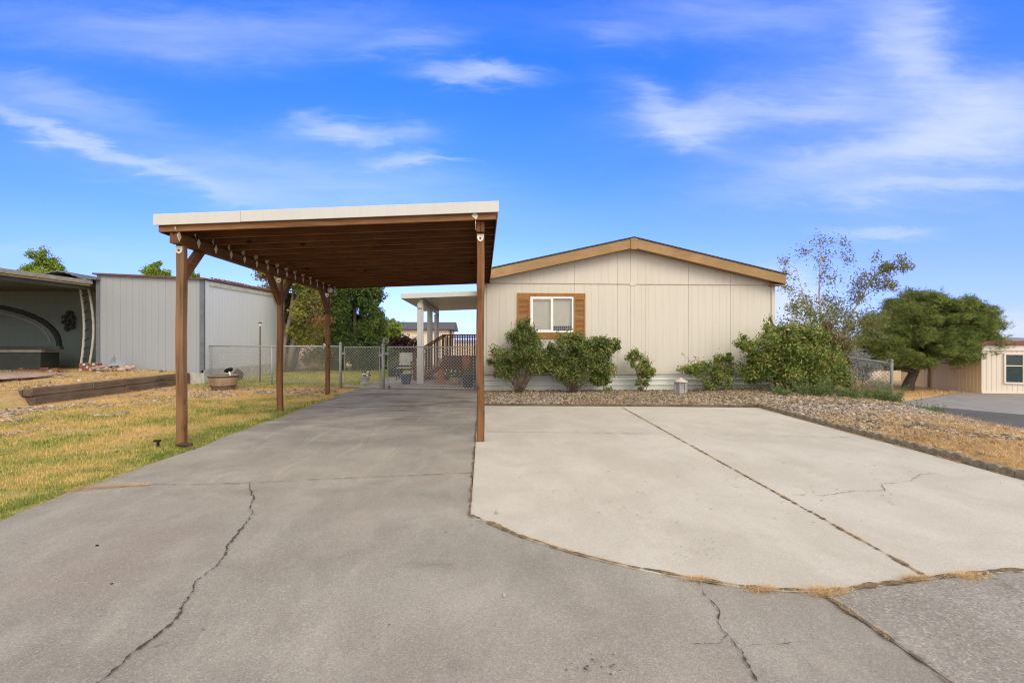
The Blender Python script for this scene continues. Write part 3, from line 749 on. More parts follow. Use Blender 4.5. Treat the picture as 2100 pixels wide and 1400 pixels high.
mb.box(wx0-.001, wx1+.001, HY+.02, HB, .44, wz0-.001); mb.box(wx0-.001, wx1+.001, HY+.02, HB, wz1+.001, 2.95); mb.box(wx0-.001, wx1+.001, HY+.5, HB, wz0, wz1)
mb.prism([(HX0,2.9),(HX1,2.9),(HX1,rz_under(HX1)),(HC,rz_under(HC)),(HX0,rz_under(HX0))], HY+.021, HB, 'y')
mb.build('rear_wall', M['siding'], MH)
mb = MB(); mb.box(HX0, HX1, HY-.011, HY+.002, 2.905, 2.9245); mb.build('seam_strip', M['siding_groove'], MH)
mb = MB(); mb.box(HC-.012, HC+.14, HY-.012, HY+.0, 2.875, 2.96); mb.build('seam_patch', M['siding'], MH)
mb = MB(); mb.box(HX0+.002, HX1-.002, HY-.012, HY-.001, .44, .56); mb.build('base_board', M['siding'], MH)
# corner boards
mb = MB(); mb.box(HX1-.085, HX1+.012, HY-.018, HY+.09, .46, 2.93); mb.build('corner_board', M['siding'], MH)
# roof and rake boards
mb = MB(); th = .035; y0 = 12.86
mb.prism([(RX0-.03, rz(RX0-.03)), (HC, rz(HC)), (RX1+.03, rz(RX1+.03)), (RX1+.03, rz(RX1+.03)+th), (HC, rz(HC)+th), (RX0-.03, rz(RX0-.03)+th)], y0-.02, HB+.3, 'y')
mb.build('roof', M['shingle'], MH)
for a, b in ((RX0, HC-.105), (HC+.105, RX1)):
    mb = MB(); mb.prism([(a, rz(a)-.265), (b, rz(b)-.265), (b, rz(b)-.004), (a, rz(a)-.004)], y0, y0+.04, 'y'); mb.build('rake_board', M['fascia'], MH, bevel=.003)
mb = MB(); mb.prism([(HC-.1, rz(HC-.1)-.27), (HC-.05, rz(HC)-.31), (HC+.05, rz(HC)-.31), (HC+.1, rz(HC+.1)-.27), (HC+.1, rz(HC+.1)), (HC, rz(HC)-.001), (HC-.1, rz(HC-.1))], y0-.015, y0+.045, 'y')
mb.build('ridge_block', M['fascia'], MH, bevel=.003)
mb = MB()
for a, b in ((RX0+.01, HC), (HC, RX1-.01)):
    mb.prism([(a, rz(a)-.24), (b, rz(b)-.24), (b, rz(b)-.222), (a, rz(a)-.222)], y0+.041, HY-.006, 'y')
mb.build('soffit', M['fascia'], MH)
for a, b in ((RX1-.30, RX1), (RX0, RX0+.30)):
    mb = MB(); mb.box(a, b, y0+.042, HY-.007, rz(RX1)-.285, rz(RX1)-.262); mb.build('eave_return', M['fascia'], MH)
for x in (RX0, RX1-.02):
    mb = MB(); mb.box(x, x+.02, y0+.042, HB+.25, rz(RX1)-.26, rz(RX1)-.006); mb.build('eave_board', M['fascia'], MH)
# skirting: horizontal ribs
mb = MB(); prof = []; z = .0
ribs = [(0,0),(.02,0),(.03,-.02),(.045,-.02),(.055,0),(.15,.004),(.16,-.024),(.18,-.024),(.19,0),(.29,.004),(.30,-.024),(.32,-.024),(.33,0),(.395,.003),(.405,-.026),(.435,-.026),(.44,0)]
n = len(ribs); vs = []
for x in (HX0+.03, HX1-.03): vs += [(x, HY+.035+d, zz-.02) for zz, d in ribs]
mb.add(vs, [(k, k+n, k+n+1, k+1) for k in range(n-1)]); mb.build('skirting', M['skirt'], MH, fix=False)
mb = MB(); mb.box(HX0+.035, HX1-.035, HY+.07, HB-.03, -.1, .44); mb.build('crawlspace_wall', M['concretewall'], MH)
# window
WN = MB()
WN.box(wx0-.001, wx1+.001, HY-.03, HY+.03, wz0-.0, wz0+.05); WN.box(wx0-.001, wx1+.001, HY-.03, HY+.03, wz1-.05, wz1)
WN.box(wx0, wx0+.045, HY-.03, HY+.03, wz0+.05, wz1-.05); WN.box(wx1-.045, wx1, HY-.03, HY+.03, wz0+.05, wz1-.05)
wm = (wx0+wx1)/2+.0
WN.box(wm-.035, wm+.035, HY-.025, HY+.03, wz0+.05, wz1-.05)
WN.box(wx0+.045, wx0+.075, HY-.012, HY+.02, wz0+.05, wz1-.05); WN.box(wx0+.075, wm-.035, HY-.012, HY+.02, wz1-.08, wz1-.05); WN.box(wx0+.075, wm-.035, HY-.012, HY+.02, wz0+.05, wz0+.075)
wf = WN.build('window', M['vinyl'], MH, bevel=.003)
mb = MB(); mb.box(wx0+.03, wm-.02, HY+.006, HY+.010, wz0+.04, wz1-.04); mb.box(wm+.02, wx1-.03, HY+.014, HY+.018, wz0+.04, wz1-.04); mb.build('pane', M['glass'], wf)
mb = MB(); mb.box(wx0+.03, wm+.0, HY+.06, HY+.065, wz0+.09, wz1-.02); mb.box(wm+.01, wx1-.03, HY+.06, HY+.065, wz0+.18, wz1-.02); mb.build('blind', M['blind'], wf)
mb = MB(); mb.box(wx0, wx1, HY+.3, HY+.31, wz0, wz1); mb.build('room_backing', M['inside'], wf)
mb = MB()
for k in range(9): mb.box(wm+.05+k*.055, wm+.058+k*.055, HY+.05, HY+.054, wz0+.05, wz0+.16)
mb.box(wm+.03, wx1-.04, HY+.05, HY+.054, wz0+.10, wz0+.107); mb.box(wm+.03, wx1-.04, HY+.05, HY+.054, wz0+.14, wz0+.147)
mb.build('grille', M['oldwhite'], wf)
tx0, tx1, tz0, tz1 = .93, 2.80, 1.42, 2.655
mb = MB(); mb.box(tx0, tx1, HY-.026, HY-.002, wz1+.002, tz1); mb.build('window_trim', M['shutter'], MH)
mb = MB(); mb.box(wx0-.0, wx1+.0, HY-.026, HY-.002, tz0, wz0-.002); mb.build('window_trim', M['shutter'], MH)
for a, b in ((tx0, wx0-.004), (wx1+.004, tx1)):
    mb = MB(); z0_, z1_ = tz0, wz1
    mb.box(a, a+.05, HY-.030, HY-.002, z0_, z1_); mb.box(b-.05, b, HY-.030, HY-.002, z0_, z1_)
    for zz in (z0_, z0_+.53, z1_-.07): mb.box(a+.05, b-.05, HY-.030, HY-.002, zz, zz+.07)
    z = z0_+.08
    while z < z1_-.09:
        if not (z0_+.515 < z < z0_+.60): mb.hexa([(a+.05,HY-.024,z),(b-.05,HY-.024,z),(b-.05,HY-.006,z+.008),(a+.05,HY-.006,z+.008),(a+.05,HY-.024,z+.008),(b-.05,HY-.024,z+.008),(b-.05,HY-.006,z+.03),(a+.05,HY-.006,z+.03)])
        z += .034
    mb.build('shutter', M['shutter'], MH)

# ------------------------------------------------------------------ porch cover, deck and stairs beyond the gate
PC = thing('patio_cover', (-1.3, 18, 0), 'white flat patio cover on square posts beside the cream home', 'porch roof')
mb = MB(); mb.hexa([(-2.58,15.55,2.70),(-.08,15.45,2.80),(-.08,21.8,2.80),(-2.58,21.8,2.70),(-2.58,15.55,2.85),(-.08,15.45,2.95),(-.08,21.8,2.95),(-2.58,21.8,2.85)])
mb.build('roof', M['whitemetal'], PC)
mb = MB(); mb.box(-2.02,-1.92,15.75,21.7,2.56,2.70); mb.build('beam', M['whitemetal'], PC)
for y in (15.85, 18.7, 21.4):
    mb = MB(); mb.box(-2.10,-1.90,y-.07,y-.0,-.02,2.558); mb.box(-2.04,-1.96,y-.085,y+.02,-.02,2.50); mb.build('post', M['whitemetal'], PC, bevel=.004)
mb = MB(); mb.box(-2.07,-1.93,15.72,15.85,2.42,2.60); mb.build('post_cap', M['oldwhite'], PC)
DK = thing('deck', (-.7, 18, 0), 'brown wooden deck with baluster railing and steps beside the cream home', 'deck')
mb = MB(); mb.box(-1.38,-.06,17.1,21,.66,.72)
mb.build('platform', M['pressure'], DK)
mb = MB(); mb.box(-1.36,-.08,17.12,17.15,.0,.655); mb.build('deck_skirt', M['pressure'], DK)
mb = MB(); mb.box(-1.40,-.06,17.02,17.16,1.55,1.60); mb.build('railing', M['pressure'], DK)
mb = MB(); mb.box(-1.36,-.06,17.07,17.11,.78,.86); mb.build('railing', M['pressure'], DK)
for k in range(15):
    x = -1.30+k*.085; mb = MB(); mb.box(x-.018, x+.018, 17.03, 17.065, .74, 1.55); mb.build('baluster', M['pressure'], DK)
mb = MB(); mb.box(-1.36,-.06,20.85,20.95,1.52,1.57); mb.build('railing', M['pressure'], DK)
for k in range(12):
    x = -1.28+k*.105; mb = MB(); mb.box(x-.02, x+.02, 20.88, 20.92, .74, 1.52); mb.build('baluster', M['pressure'], DK)
for x, y in ((-1.38,17.09),(-1.38,19.2),(-1.38,20.9)):
    mb = MB(); mb.box(x-.045,x+.045,y-.045,y+.045,0,1.55); mb.build('post', M['pressure'], DK)
for k in range(5):      # treads going down to the left
    z = .66-.14*(k+1)+.07; x1 = -1.40-.2*k
    mb = MB(); mb.box(x1-.24, x1, 17.3, 18.4, z-.04, z); mb.build('tread', M['treadwood'], DK)
for y in (17.25, 18.45):
    mb = MB(); mb.bar((-1.42,y,.48),(-2.30,y,-.06),.04,.16); mb.build('stringer', M['pressure'], DK)
    mb = MB(); mb.bar((-1.38,y,1.58),(-2.36,y,.98),.09,.05); mb.build('handrail', M['pressure'], DK)
    mb = MB(); mb.box(-2.40,-2.32,y-.04,y+.04,0,1.0); mb.build('post', M['pressure'], DK)
    for k in range(8):
        x = -1.5-k*.10; mb = MB(); mb.box(x-.017,x+.017,y-.02,y+.02,.55-(k*.10)*.62,1.54-(k*.10+.1)*.61); mb.build('baluster', M['pressure'], DK)

# ------------------------------------------------------------------ chain link fence and gates
def mesh_panel(a, b, z0, z1, parent, r=.0046, pitch=.088):
    """woven diamond wire between two points"""
    a = Vector((a[0], a[1], 0)); b = Vector((b[0], b[1], 0)); L = (b-a).length; d = (b-a)/L; nrm = Vector((-d.y, d.x, 0)); h = z1-z0
    mb = MB()
    for sgn in (1, -1):
        s = -h
        while s < L+h:
            # the wire climbs from z0 to z1 while moving h along the fence
            s0, t0, s1, t1 = (s, 0, s+h, h) if sgn > 0 else (s+h, 0, s, h)
            pts = []
            def cut(sa, ta, sb, tb):
                ds = sb-sa; lo, hi = 0.0, 1.0
                for bound, up in ((0, False), (L, True)):
                    q = (bound-sa)/ds
                    if (ds > 0) == (not up): lo = max(lo, q)
                    else: hi = min(hi, q)
                return lo, hi
            lo, hi = cut(s0, t0, s1, t1)
            if hi-lo > .01:
                P = lambda q: a+d*(s0+(s1-s0)*q)+Vector((0,0,z0+(t0+(t1-t0)*q)))+nrm*(.004*sgn)
                mb.tube([P(lo), P(hi)], r, 3, False, False)
            s += pitch
    return mb.build('wire_mesh', M['wire'], parent, fix=False)
def fpost(x, y, h, r, parent, z=0, cap=True, name='post'):
    mb = MB(); mb.tube([(x,y,z-.05),(x,y,z+h)], r, 10)
    if cap: mb.lathe((x,y,z+h), [(r*1.15,0),(r*1.2,.02),(r*.8,.05),(.004,.07)], 10)
    return mb.build(name, M['galv'], parent)
FA, FM, FB = (-9.15,16.85), (-6.55,15.6), (-4.12,14.42)
FN = thing('chain_link_fence', (-6.5,15.6,0), 'galvanised chain link fence from the pale neighbour building to the small gate', 'fence')
mb = MB(); mb.tube([(*FA,1.2),(*FM,1.2),(*FB,1.2)], .021, 8); mb.build('top_rail', M['galv'], FN)
mb = MB(); mb.tube([(FA[0]+.16,FA[1]-.07,.0),(FA[0]+.16,FA[1]-.07,1.2)], .012, 6); mb.build('tension_bar', M['galv'], FN)
fpost(*FA, 1.28, .038, FN); fpost(*FM, 1.18, .024, FN, cap=False); fpost(*FB, 1.26, .038, FN)
mesh_panel(FA, FM, .02, 1.19, FN); mesh_panel(FM, FB, .02, 1.19, FN)
def gate(a, b, name, label, z0=.05, z1=1.19):
    g = thing(name, (a[0], a[1], 0), label, 'gate')
    mb = MB(); mb.tube([(*a,z0),(*a,z1),(*b,z1),(*b,z0),(*a,z0)], .018, 8, False); mb.build('frame', M['galv'], g)
    mesh_panel(a, b, z0+.01, z1-.01, g)
    for z in (.25, 1.0):
        mb = MB(); mb.box(a[0]-.07,a[0]+.03,a[1]-.03,a[1]+.03,z-.03,z+.03); mb.build('hinge', M['galv'], g)
    return g
g1a, g1b = (-3.98,14.33), (-2.90,13.95)
g1 = gate(g1a, g1b, 'gate', 'narrow chain link gate between two steel posts beside the lawn')
mb = MB(); mb.box(g1b[0]-.03,g1b[0]+.1,g1b[1]-.03,g1b[1]+.03,.92,.98); mb.build('latch', M['galv'], g1)
gpst = thing('gate_post', (-2.80,13.93,0), 'steel gate post with curled wire hook between the two chain link gates', 'fence post')
fpost(-2.80,13.93,1.22,.045,gpst,name='tube')
mb = MB(); cx_, cz_ = -2.72, 1.36
mb.tube([(-2.80,13.90,1.15)]+[(cx_+.075*math.cos(a), 13.90, cz_+.075*math.sin(a)) for a in np.linspace(math.pi, -1.2, 14)], .014, 6)
mb.tube([(cx_+.04*math.cos(a), 13.90, cz_+.04*math.sin(a)) for a in np.linspace(0, 6.28, 12)], .011, 6); mb.build('hook', M['galv'], gpst)
g2 = gate((-2.66,13.88), (-.24,13.42), 'gate', 'wide chain link driveway gate ending at the cream home')
mb = MB(); mb.tube([(-2.62,13.87,0),(-2.62,13.87,.12)], .015, 6); mb.tube([(-2.66,13.86,.06),(-2.55,13.86,.06)], .012, 6); mb.build('drop_rod', M['iron'], g2)
ep = thing('gate_post', (-.16,13.4,0), 'steel gate post against the corner of the cream home', 'fence post')
fpost(-.16,13.4,1.22,.036,ep,name='tube')
# right-hand fence behind the roses
RF = thing('chain_link_fence', (9.3,12.6,0), 'short chain link fence behind the large rose bush on the right', 'fence')
pr = [(8.3,13.4),(10.25,11.65)]
zz = [float(H(*p)) for p in pr]
for p, z in zip(pr, zz): fpost(*p, 1.26 if p[0] > 9 else 1.2, .036, RF, z=z)
mb = MB(); mb.tube([(*pr[0],zz[0]+1.15),(*pr[1],zz[1]+1.22)], .02, 8); mb.build('top_rail', M['galv'], RF)
mesh_panel(pr[0], pr[1], -.2, .80, RF)
for o in RF.children:
    o.data.materials[0] = M['dullsteel']

# ------------------------------------------------------------------ scattering in numpy
def rand_dirs(n): 
    v = RNG.normal(size=(n,3)); return v/np.linalg.norm(v, axis=1)[:,None]
def leaf_mesh(P, N, L, Wd, fold=.25):
    """P centres, N random normals, L lengths: folded leaf of two triangles each side"""
    n = len(P); A = np.cross(N, rand_dirs(n)); A /= np.linalg.norm(A, axis=1)[:,None]+1e-9; B = np.cross(N, A)
    L = np.broadcast_to(L, n)[:,None]; w = L*Wd
    v0 = P-A*L*.5; v2 = P+A*L*.5-N*L*.10; v1 = P+B*w*.5+N*w*fold; v3 = P-B*w*.5+N*w*fold
    V = np.stack([v0,v1,v2,v3], 1).reshape(-1,3); b = np.arange(n)*4
    F = np.concatenate([np.stack([b,b+1,b+2],1), np.stack([b,b+2,b+3],1)])
    return V, F
def blades(P, L, Wd, tilt, n_seg=2, droop=.5):
    n = len(P); az = RNG.random(n)*2*np.pi; tl = tilt[0]+(tilt[1]-tilt[0])*RNG.random(n)
    D = np.stack([np.cos(az)*np.cos(tl), np.sin(az)*np.cos(tl), np.sin(tl)], 1); Sd = np.stack([-np.sin(az), np.cos(az), np.zeros(n)], 1)
    L = np.broadcast_to(L, n)[:,None]; w = np.broadcast_to(Wd, n)[:,None]
    m = P+D*L*.55; tip = P+D*L; tip[:,2] -= (L[:,0]*droop*.3)
    if n_seg == 1:
        V = np.stack([P-Sd*w/2, P+Sd*w/2, tip],1).reshape(-1,3); b = np.arange(n)*3
        return V, np.stack([b,b+1,b+2],1)
    V = np.stack([P-Sd*w/2, P+Sd*w/2, m+Sd*w*.4, m-Sd*w*.4, tip],1).reshape(-1,3); b = np.arange(n)*5
    F = np.concatenate([np.stack([b,b+1,b+2],1), np.stack([b,b+2,b+3],1), np.stack([b+3,b+2,b+4],1)])
    return V, F
ICO_V = None
def stones(P, size, flat=.55):
    import bmesh
    bm = bmesh.new(); bmesh.ops.create_icosphere(bm, subdivisions=1, radius=1)
    bv = np.array([v.co[:] for v in bm.verts]); bf = np.array([[v.index for v in f.verts] for f in bm.faces]); bm.free()
    n = len(P); sc = np.stack([size*(.7+.6*RNG.random(n)), size*(.55+.5*RNG.random(n)), size*flat*(.6+.7*RNG.random(n))], 1)
    V = bv[None]*sc[:,None]*(1+.22*(RNG.random((n,len(bv),1))-.5)*2)
    az = RNG.random(n)*6.283; tl = (RNG.random(n)-.5)*.9
    c, s = np.cos(tl), np.sin(tl); x = V[...,0]*c[:,None]+V[...,2]*s[:,None]; z = -V[...,0]*s[:,None]+V[...,2]*c[:,None]; y = V[...,1]
    c, s = np.cos(az), np.sin(az); V = np.stack([x*c[:,None]-y*s[:,None], x*s[:,None]+y*c[:,None], z], -1)+P[:,None]
    F = bf[None]+(np.arange(n)*len(bv))[:,None,None]
    return V.reshape(-1,3), F.reshape(-1,3)
def scatter(x0, x1, y0, y1, dens, mask=None):
    n = int((x1-x0)*(y1-y0)*dens); x = x0+(x1-x0)*RNG.random(n); y = y0+(y1-y0)*RNG.random(n)
    if mask is not None: k = mask(x, y); x, y = x[k], y[k]
    return x, y
def gz(x, y, dz=0): return H(x, y)+dz
# lawn in front (dense near the camera, coarser further off)
def lawn_mask(x, y):
    d = np.hypot(x, y); keep = RNG.random(len(x)) < np.clip((5.5/d)**1.6, .12, 1)
    u = (x*math.cos(TH)-y*math.sin(TH))/(x*math.sin(TH)+y*math.cos(TH))
    edge = -3.58+.05*np.sin(y*7)+.05*(fbm(x, y, 6)-.5)
    bound = -8.6+1.5*(fbm(x, y, .8)-.5)
    bare = fbm(x+30, y, 2.2) > .70
    return keep & (x < edge) & (x > bound) & (u > -1.2) & ~(bare & (RNG.random(len(x)) < .75)) & (y < 12.6+.7*fbm(x, y, 1.))
x, y = scatter(-10, -3.5, 2.8, 13.2, 6500, lawn_mask)
d = np.hypot(x, y); sz = np.clip(d/5, .8, 2.2)
P = np.stack([x, y, gz(x, y, .0)], 1)
Vb, Fb = blades(P, (.022+.03*RNG.random(len(x)))*sz**.5, .0035*sz, (.15, 1.4), 2)
edge = np.exp(-np.abs(x+3.65)/.22); post = np.exp(-((x+4.1)**2+(y-6.7)**2)/.12)+np.exp(-((x+4.1)**2+(y-9.7)**2)/.15); gshare = .46+.42*edge+.5*post+.5*(fbm(x, y, .8)-.5)-.15*np.clip((y-9.5)/3, 0, 1)
lawn = np_mesh('lawn_grass', Vb, Fb, M['lawn'], attr={'green': np.repeat(gshare, 5)}); tag(lawn, 'short yellow green lawn grass left of the driveway', 'grass', kind='stuff')
# green lawn behind the fence
x, y = scatter(-9, -3.62, 14.6, 27, 900)
P = np.stack([x, y, gz(x, y)], 1); Vb, Fb = blades(P, .06+.05*RNG.random(len(x)), .009, (.4, 1.5), 2)
bl = np_mesh('lawn_grass', Vb, Fb, M['lawn'], attr={'green': np.repeat(.68+.5*(fbm(x, y, .5)-.5), 5)}); tag(bl, 'greener lawn behind the chain link fence', 'grass', kind='stuff')
# dry straw: along the terrace, in front of the fence, on the right bed, in joints
def straw(name, parts, label):
    Vs, Fs, b = [], [], 0
    for x, y, z, L, w, tl in parts:
        P = np.stack([x, y, z], 1); V_, F_ = blades(P, L, w, tl, 1, .2); Vs.append(V_); Fs.append(F_+b); b += len(V_)
    o = np_mesh(name, np.concatenate(Vs), np.concatenate(Fs), M['straw']); return tag(o, label, 'dry grass', kind='stuff')
parts = []
m = lambda x, y: (x > -9.45) & (x < -7.3+1.6*fbm(x, y, .9)) & (fbm(x, y, 2.5) > .38)
x, y = scatter(-9.5, -6.2, 6.5, 16.4, 900, m); parts.append((x, y, gz(x, y, .01), .05+.07*RNG.random(len(x)), .005, (0, .8)))
m = lambda x, y: (y > 12.0+.5*fbm(x, y, 1.)) & (y < 15.2+.3*(-x-4)*.3) & (x > -9.3) & (fbm(x, y, 2.) > .3)
x, y = scatter(-9.2, -3.6, 11.8, 16.5, 900, m); parts.append((x, y, gz(x, y, .01), .05+.08*RNG.random(len(x)), .007, (0, .7)))
m = lambda x, y: (fbm(x, y, 1.5) > .4)
x, y = scatter(-17, -9.7, 10.5, 16.3, 520, m); parts.append((x, y, gz(x, y, .01), .06+.08*RNG.random(len(x)), .008, (0, .9)))
x, y = scatter(-13, -9.7, 5, 11, 500, m); parts.append((x, y, gz(x, y, .01), .05+.08*RNG.random(len(x)), .007, (0, .8)))
straw('dry_straw', parts, 'dry straw lying along the terrace timbers and fence line')
parts = []
def mr(x, y):
    e = np.interp(y, [2.5,4,5.5,7.2,9.5], [5.12,5.10,5.24,5.36,5.55])+.09; lim = 8.0
    w = np.clip(1.35-(y-3.5)/4.0, .02, 1)
    return (x > e) & (x < lim+.5) & (RNG.random(len(x)) < w) & (fbm(x, y, 2.3) > .36)
x, y = scatter(5.1, 8.8, 2.4, 9.8, 4200, mr); parts.append((x, y, gz(x, y, .05), .05+.08*RNG.random(len(x)), .0045, (0, .75)))
x, y = scatter(14.5, 23.5, 18.6, 27, 160, lambda x, y: (y > 19.6+(x-16)*.33)); parts.append((x, y, gz(x, y), .12+.12*RNG.random(len(x)), .02, (.1, 1.3)))
straw('dry_straw', parts, 'dry straw over the gravel bed and slope right of the slab')
parts = []
def along(pts, n, sp, L=.03, w=.0022, z=.012, tl=(0, .5)):
    seg = np.array(pts); k = RNG.integers(0, len(seg)-1, n); q = RNG.random(n)
    x = seg[k,0]*(1-q)+seg[k+1,0]*q+RNG.normal(size=n)*sp; y = seg[k,1]*(1-q)+seg[k+1,1]*q+RNG.normal(size=n)*sp
    keep = fbm(x, y, 3.5) > .42; x, y = x[keep], y[keep]
    parts.append((x, y, np.full(len(x), z), L*(.4+RNG.random(len(x))), w, tl))
aa = fine_poly(arcs, .1, 0)
along(aa[:len(aa)], 5200, .010, .020, .0016)
for px, py, n, s in ((1690,1216,500,.04),(1565,1211,320,.025),(1880,1190,300,.025),(1990,1183,450,.035),(1430,1190,200,.02)):
    gx_, gy_ = G(px, py); x = gx_+RNG.normal(size=n)*s*1.8; y = gy_+RNG.normal(size=n)*s*.6; parts.append((x, y, np.full(n, .013), .02+.03*RNG.random(n), .0022, (0, .6)))
along(fine_poly([G(1275,835), G(1905,1187)], .1, 0), 6500, .008, .02)
along([(-.1,10.1),(-.1,3.68)], 700, .006, .02)
along([jn, (jn[0]+dirx[0]*2.5, jn[1]+dirx[1]*2.5)], 900, .014, .018)
along([G(995,886), G(1740,898)], 400, .006, .02)
k = 650; q = RNG.random(k)**1.3
gx0, gy0 = G(150,1003); gx1, gy1 = G(305,994)
x = gx0+(gx1-gx0)*q; y = gy0+(gy1-gy0)*q+RNG.normal(size=k)*.045*(1-q*.75)*(.5+fbm(x, x*0, 6)); parts.append((x, y, np.full(k, .006), .03+.04*RNG.random(k), .003, (0, .35)))
along([(-3.6,13.5),(-3.58,9),(-3.58,5),(-3.56,2.6)], 2600, .03, .04, .003, .006)
along([(5.08,2.5),(5.06,4.0),(5.2,5.5),(5.32,7.2),(5.5,9.45)], 3800, .022, .04, .003, .012)
straw('dry_straw', parts, 'dry grass caught in the joints and edges of the concrete')
# gravel
def bedmask(x, y):
    e = np.interp(y, [2.5,4,5.5,7.2,9.5], [5.12,5.10,5.24,5.36,5.55])+.10
    back = 10.16-(np.clip(x, 0, 5.5))*.105
    xc = 8.2+.3*np.clip(y-7, 0, 13)
    inbed = ((x < 5.55) & (y > back)) | ((x >= 5.55) & (x > e)) | ((x > e) & (y > 9.6))
    w = np.where(x > 5.2, np.clip((y-4.6)/4.2+(x-5.5)*.10, .13, 1), 1)
    return inbed & (y < 13.2) & (x < xc+.9) & (RNG.random(len(x)) < w)
Vs, Fs, b = [], [], 0
for (ar, dens, s0, s1) in (((-.1, 10, 9.4, 13.2), 520, .012, .034), ((5.2, 10, 3.0, 9.4), 620, .011, .034), ((5.2, 10, 4.0, 12), 30, .04, .06)):
    x, y = scatter(*ar, dens, bedmask); P = np.stack([x, y, gz(x, y, .028)], 1)
    V_, F_ = stones(P, s0+(s1-s0)*RNG.random(len(x))**1.5); Vs.append(V_); Fs.append(F_+b); b += len(V_)
tag(np_mesh('gravel', np.concatenate(Vs), np.concatenate(Fs), M['gravel']), 'mixed river gravel in the bed along the cream home and slab', 'gravel', kind='stuff')
Vs, Fs, b = [], [], 0
for ar, dens, s0, s1, msk in (((-9.4, -6.6, 6.8, 16), 90, .02, .05, lambda x, y: fbm(x+3, y, 1.6) > .55), ((-12, -8.5, 6.8, 9.6), 260, .02, .05, lambda x, y: fbm(x+3, y, 1.6) > .45),
                             ((-8, -3.9, 12.3, 14.2), 110, .02, .05, lambda x, y: (fbm(x+9, y, 1.2) > .52)), ((-16, -9.8, 11, 16), 4, .03, .08, None)):
    x, y = scatter(*ar, dens, msk); P = np.stack([x, y, gz(x, y, .02)], 1)
    V_, F_ = stones(P, s0+(s1-s0)*RNG.random(len(x))**1.5); Vs.append(V_); Fs.append(F_+b); b += len(V_)
tag(np_mesh('gravel', np.concatenate(Vs), np.concatenate(Fs), M['gravel']), 'grey stones strewn through the dry strip left of the lawn', 'gravel', kind='stuff')

ORD = 'first second third fourth fifth sixth seventh eighth ninth tenth eleventh twelfth thirteenth fourteenth fifteenth sixteenth seventeenth eighteenth nineteenth twentieth twenty-first twenty-second twenty-third twenty-fourth twenty-fifth'.split()
x, y = scatter(-.1, 9.8, 9.5, 13.1, 210, lambda x, y: bedmask(x, y) & (fbm(x, y, 2.2) > .36)); P = np.stack([x, y, gz(x, y, .06)], 1)
N = rand_dirs(len(x)); N[:,2] = np.abs(N[:,2])+.8; N /= np.linalg.norm(N, axis=1)[:,None]
V_, F_ = leaf_mesh(P, N, .055*(.5+RNG.random(len(x))), .55); tag(np_mesh('leaf_litter', V_, F_, M['litter']), 'dry brown leaf litter over the gravel before the cream home', 'leaves', kind='stuff')
# scalloped edging blocks along the right side of the slab
eb = MB()
pts = []
for k in range(13):
    a = math.pi*k/12; pts.append((.07-.07*math.cos(a), .055+.035*math.sin(a)))
prof = [(0,-.03)]+pts+[(.14,.055)]+[(.14+p[0]+.0, p[1]) for p in pts[1:]]+[(.28,-.03)]
eb.prism(prof, -.028, .028, 'y'); e0 = eb.build('edging_block', M['edging'], org=(0,0,0), bevel=.006)
EP = [(5.14,3.0),(5.14,4.0),(5.28,5.5),(5.40,7.2),(5.58,9.55)]
def pl_at(s):
    for a, b in zip(EP, EP[1:]):
        L = math.dist(a, b)
        if s <= L: return (a[0]+(b[0]-a[0])*s/L, a[1]+(b[1]-a[1])*s/L), math.atan2(b[1]-a[1], b[0]-a[0])
        s -= L
    return None
k = 0; s = 0
while True:
    r_ = pl_at(s)
    if r_ is None: break
    o = e0 if k == 0 else link(e0.copy())
    o.location = (r_[0][0], r_[0][1], -.01+random.uniform(-.008, .008)); o.rotation_euler = (0, random.uniform(-.02, .02), r_[1]+random.uniform(-.03, .03))
    tag(o, ORD[k]+' scalloped mossy edging block of the row beside the slab, counting from the camera end', 'edging', 'scalloped edging blocks beside the slab')
    s += .287; k += 1
em = MB(); em.bar((-.02,10.135,.02),(5.56,9.56,.02),.05,.05); tag(em.build('border_board', M['tie'], org=(2.7,9.85,0)), 'low weathered board edging the slab in front of the gravel bed', 'edging')

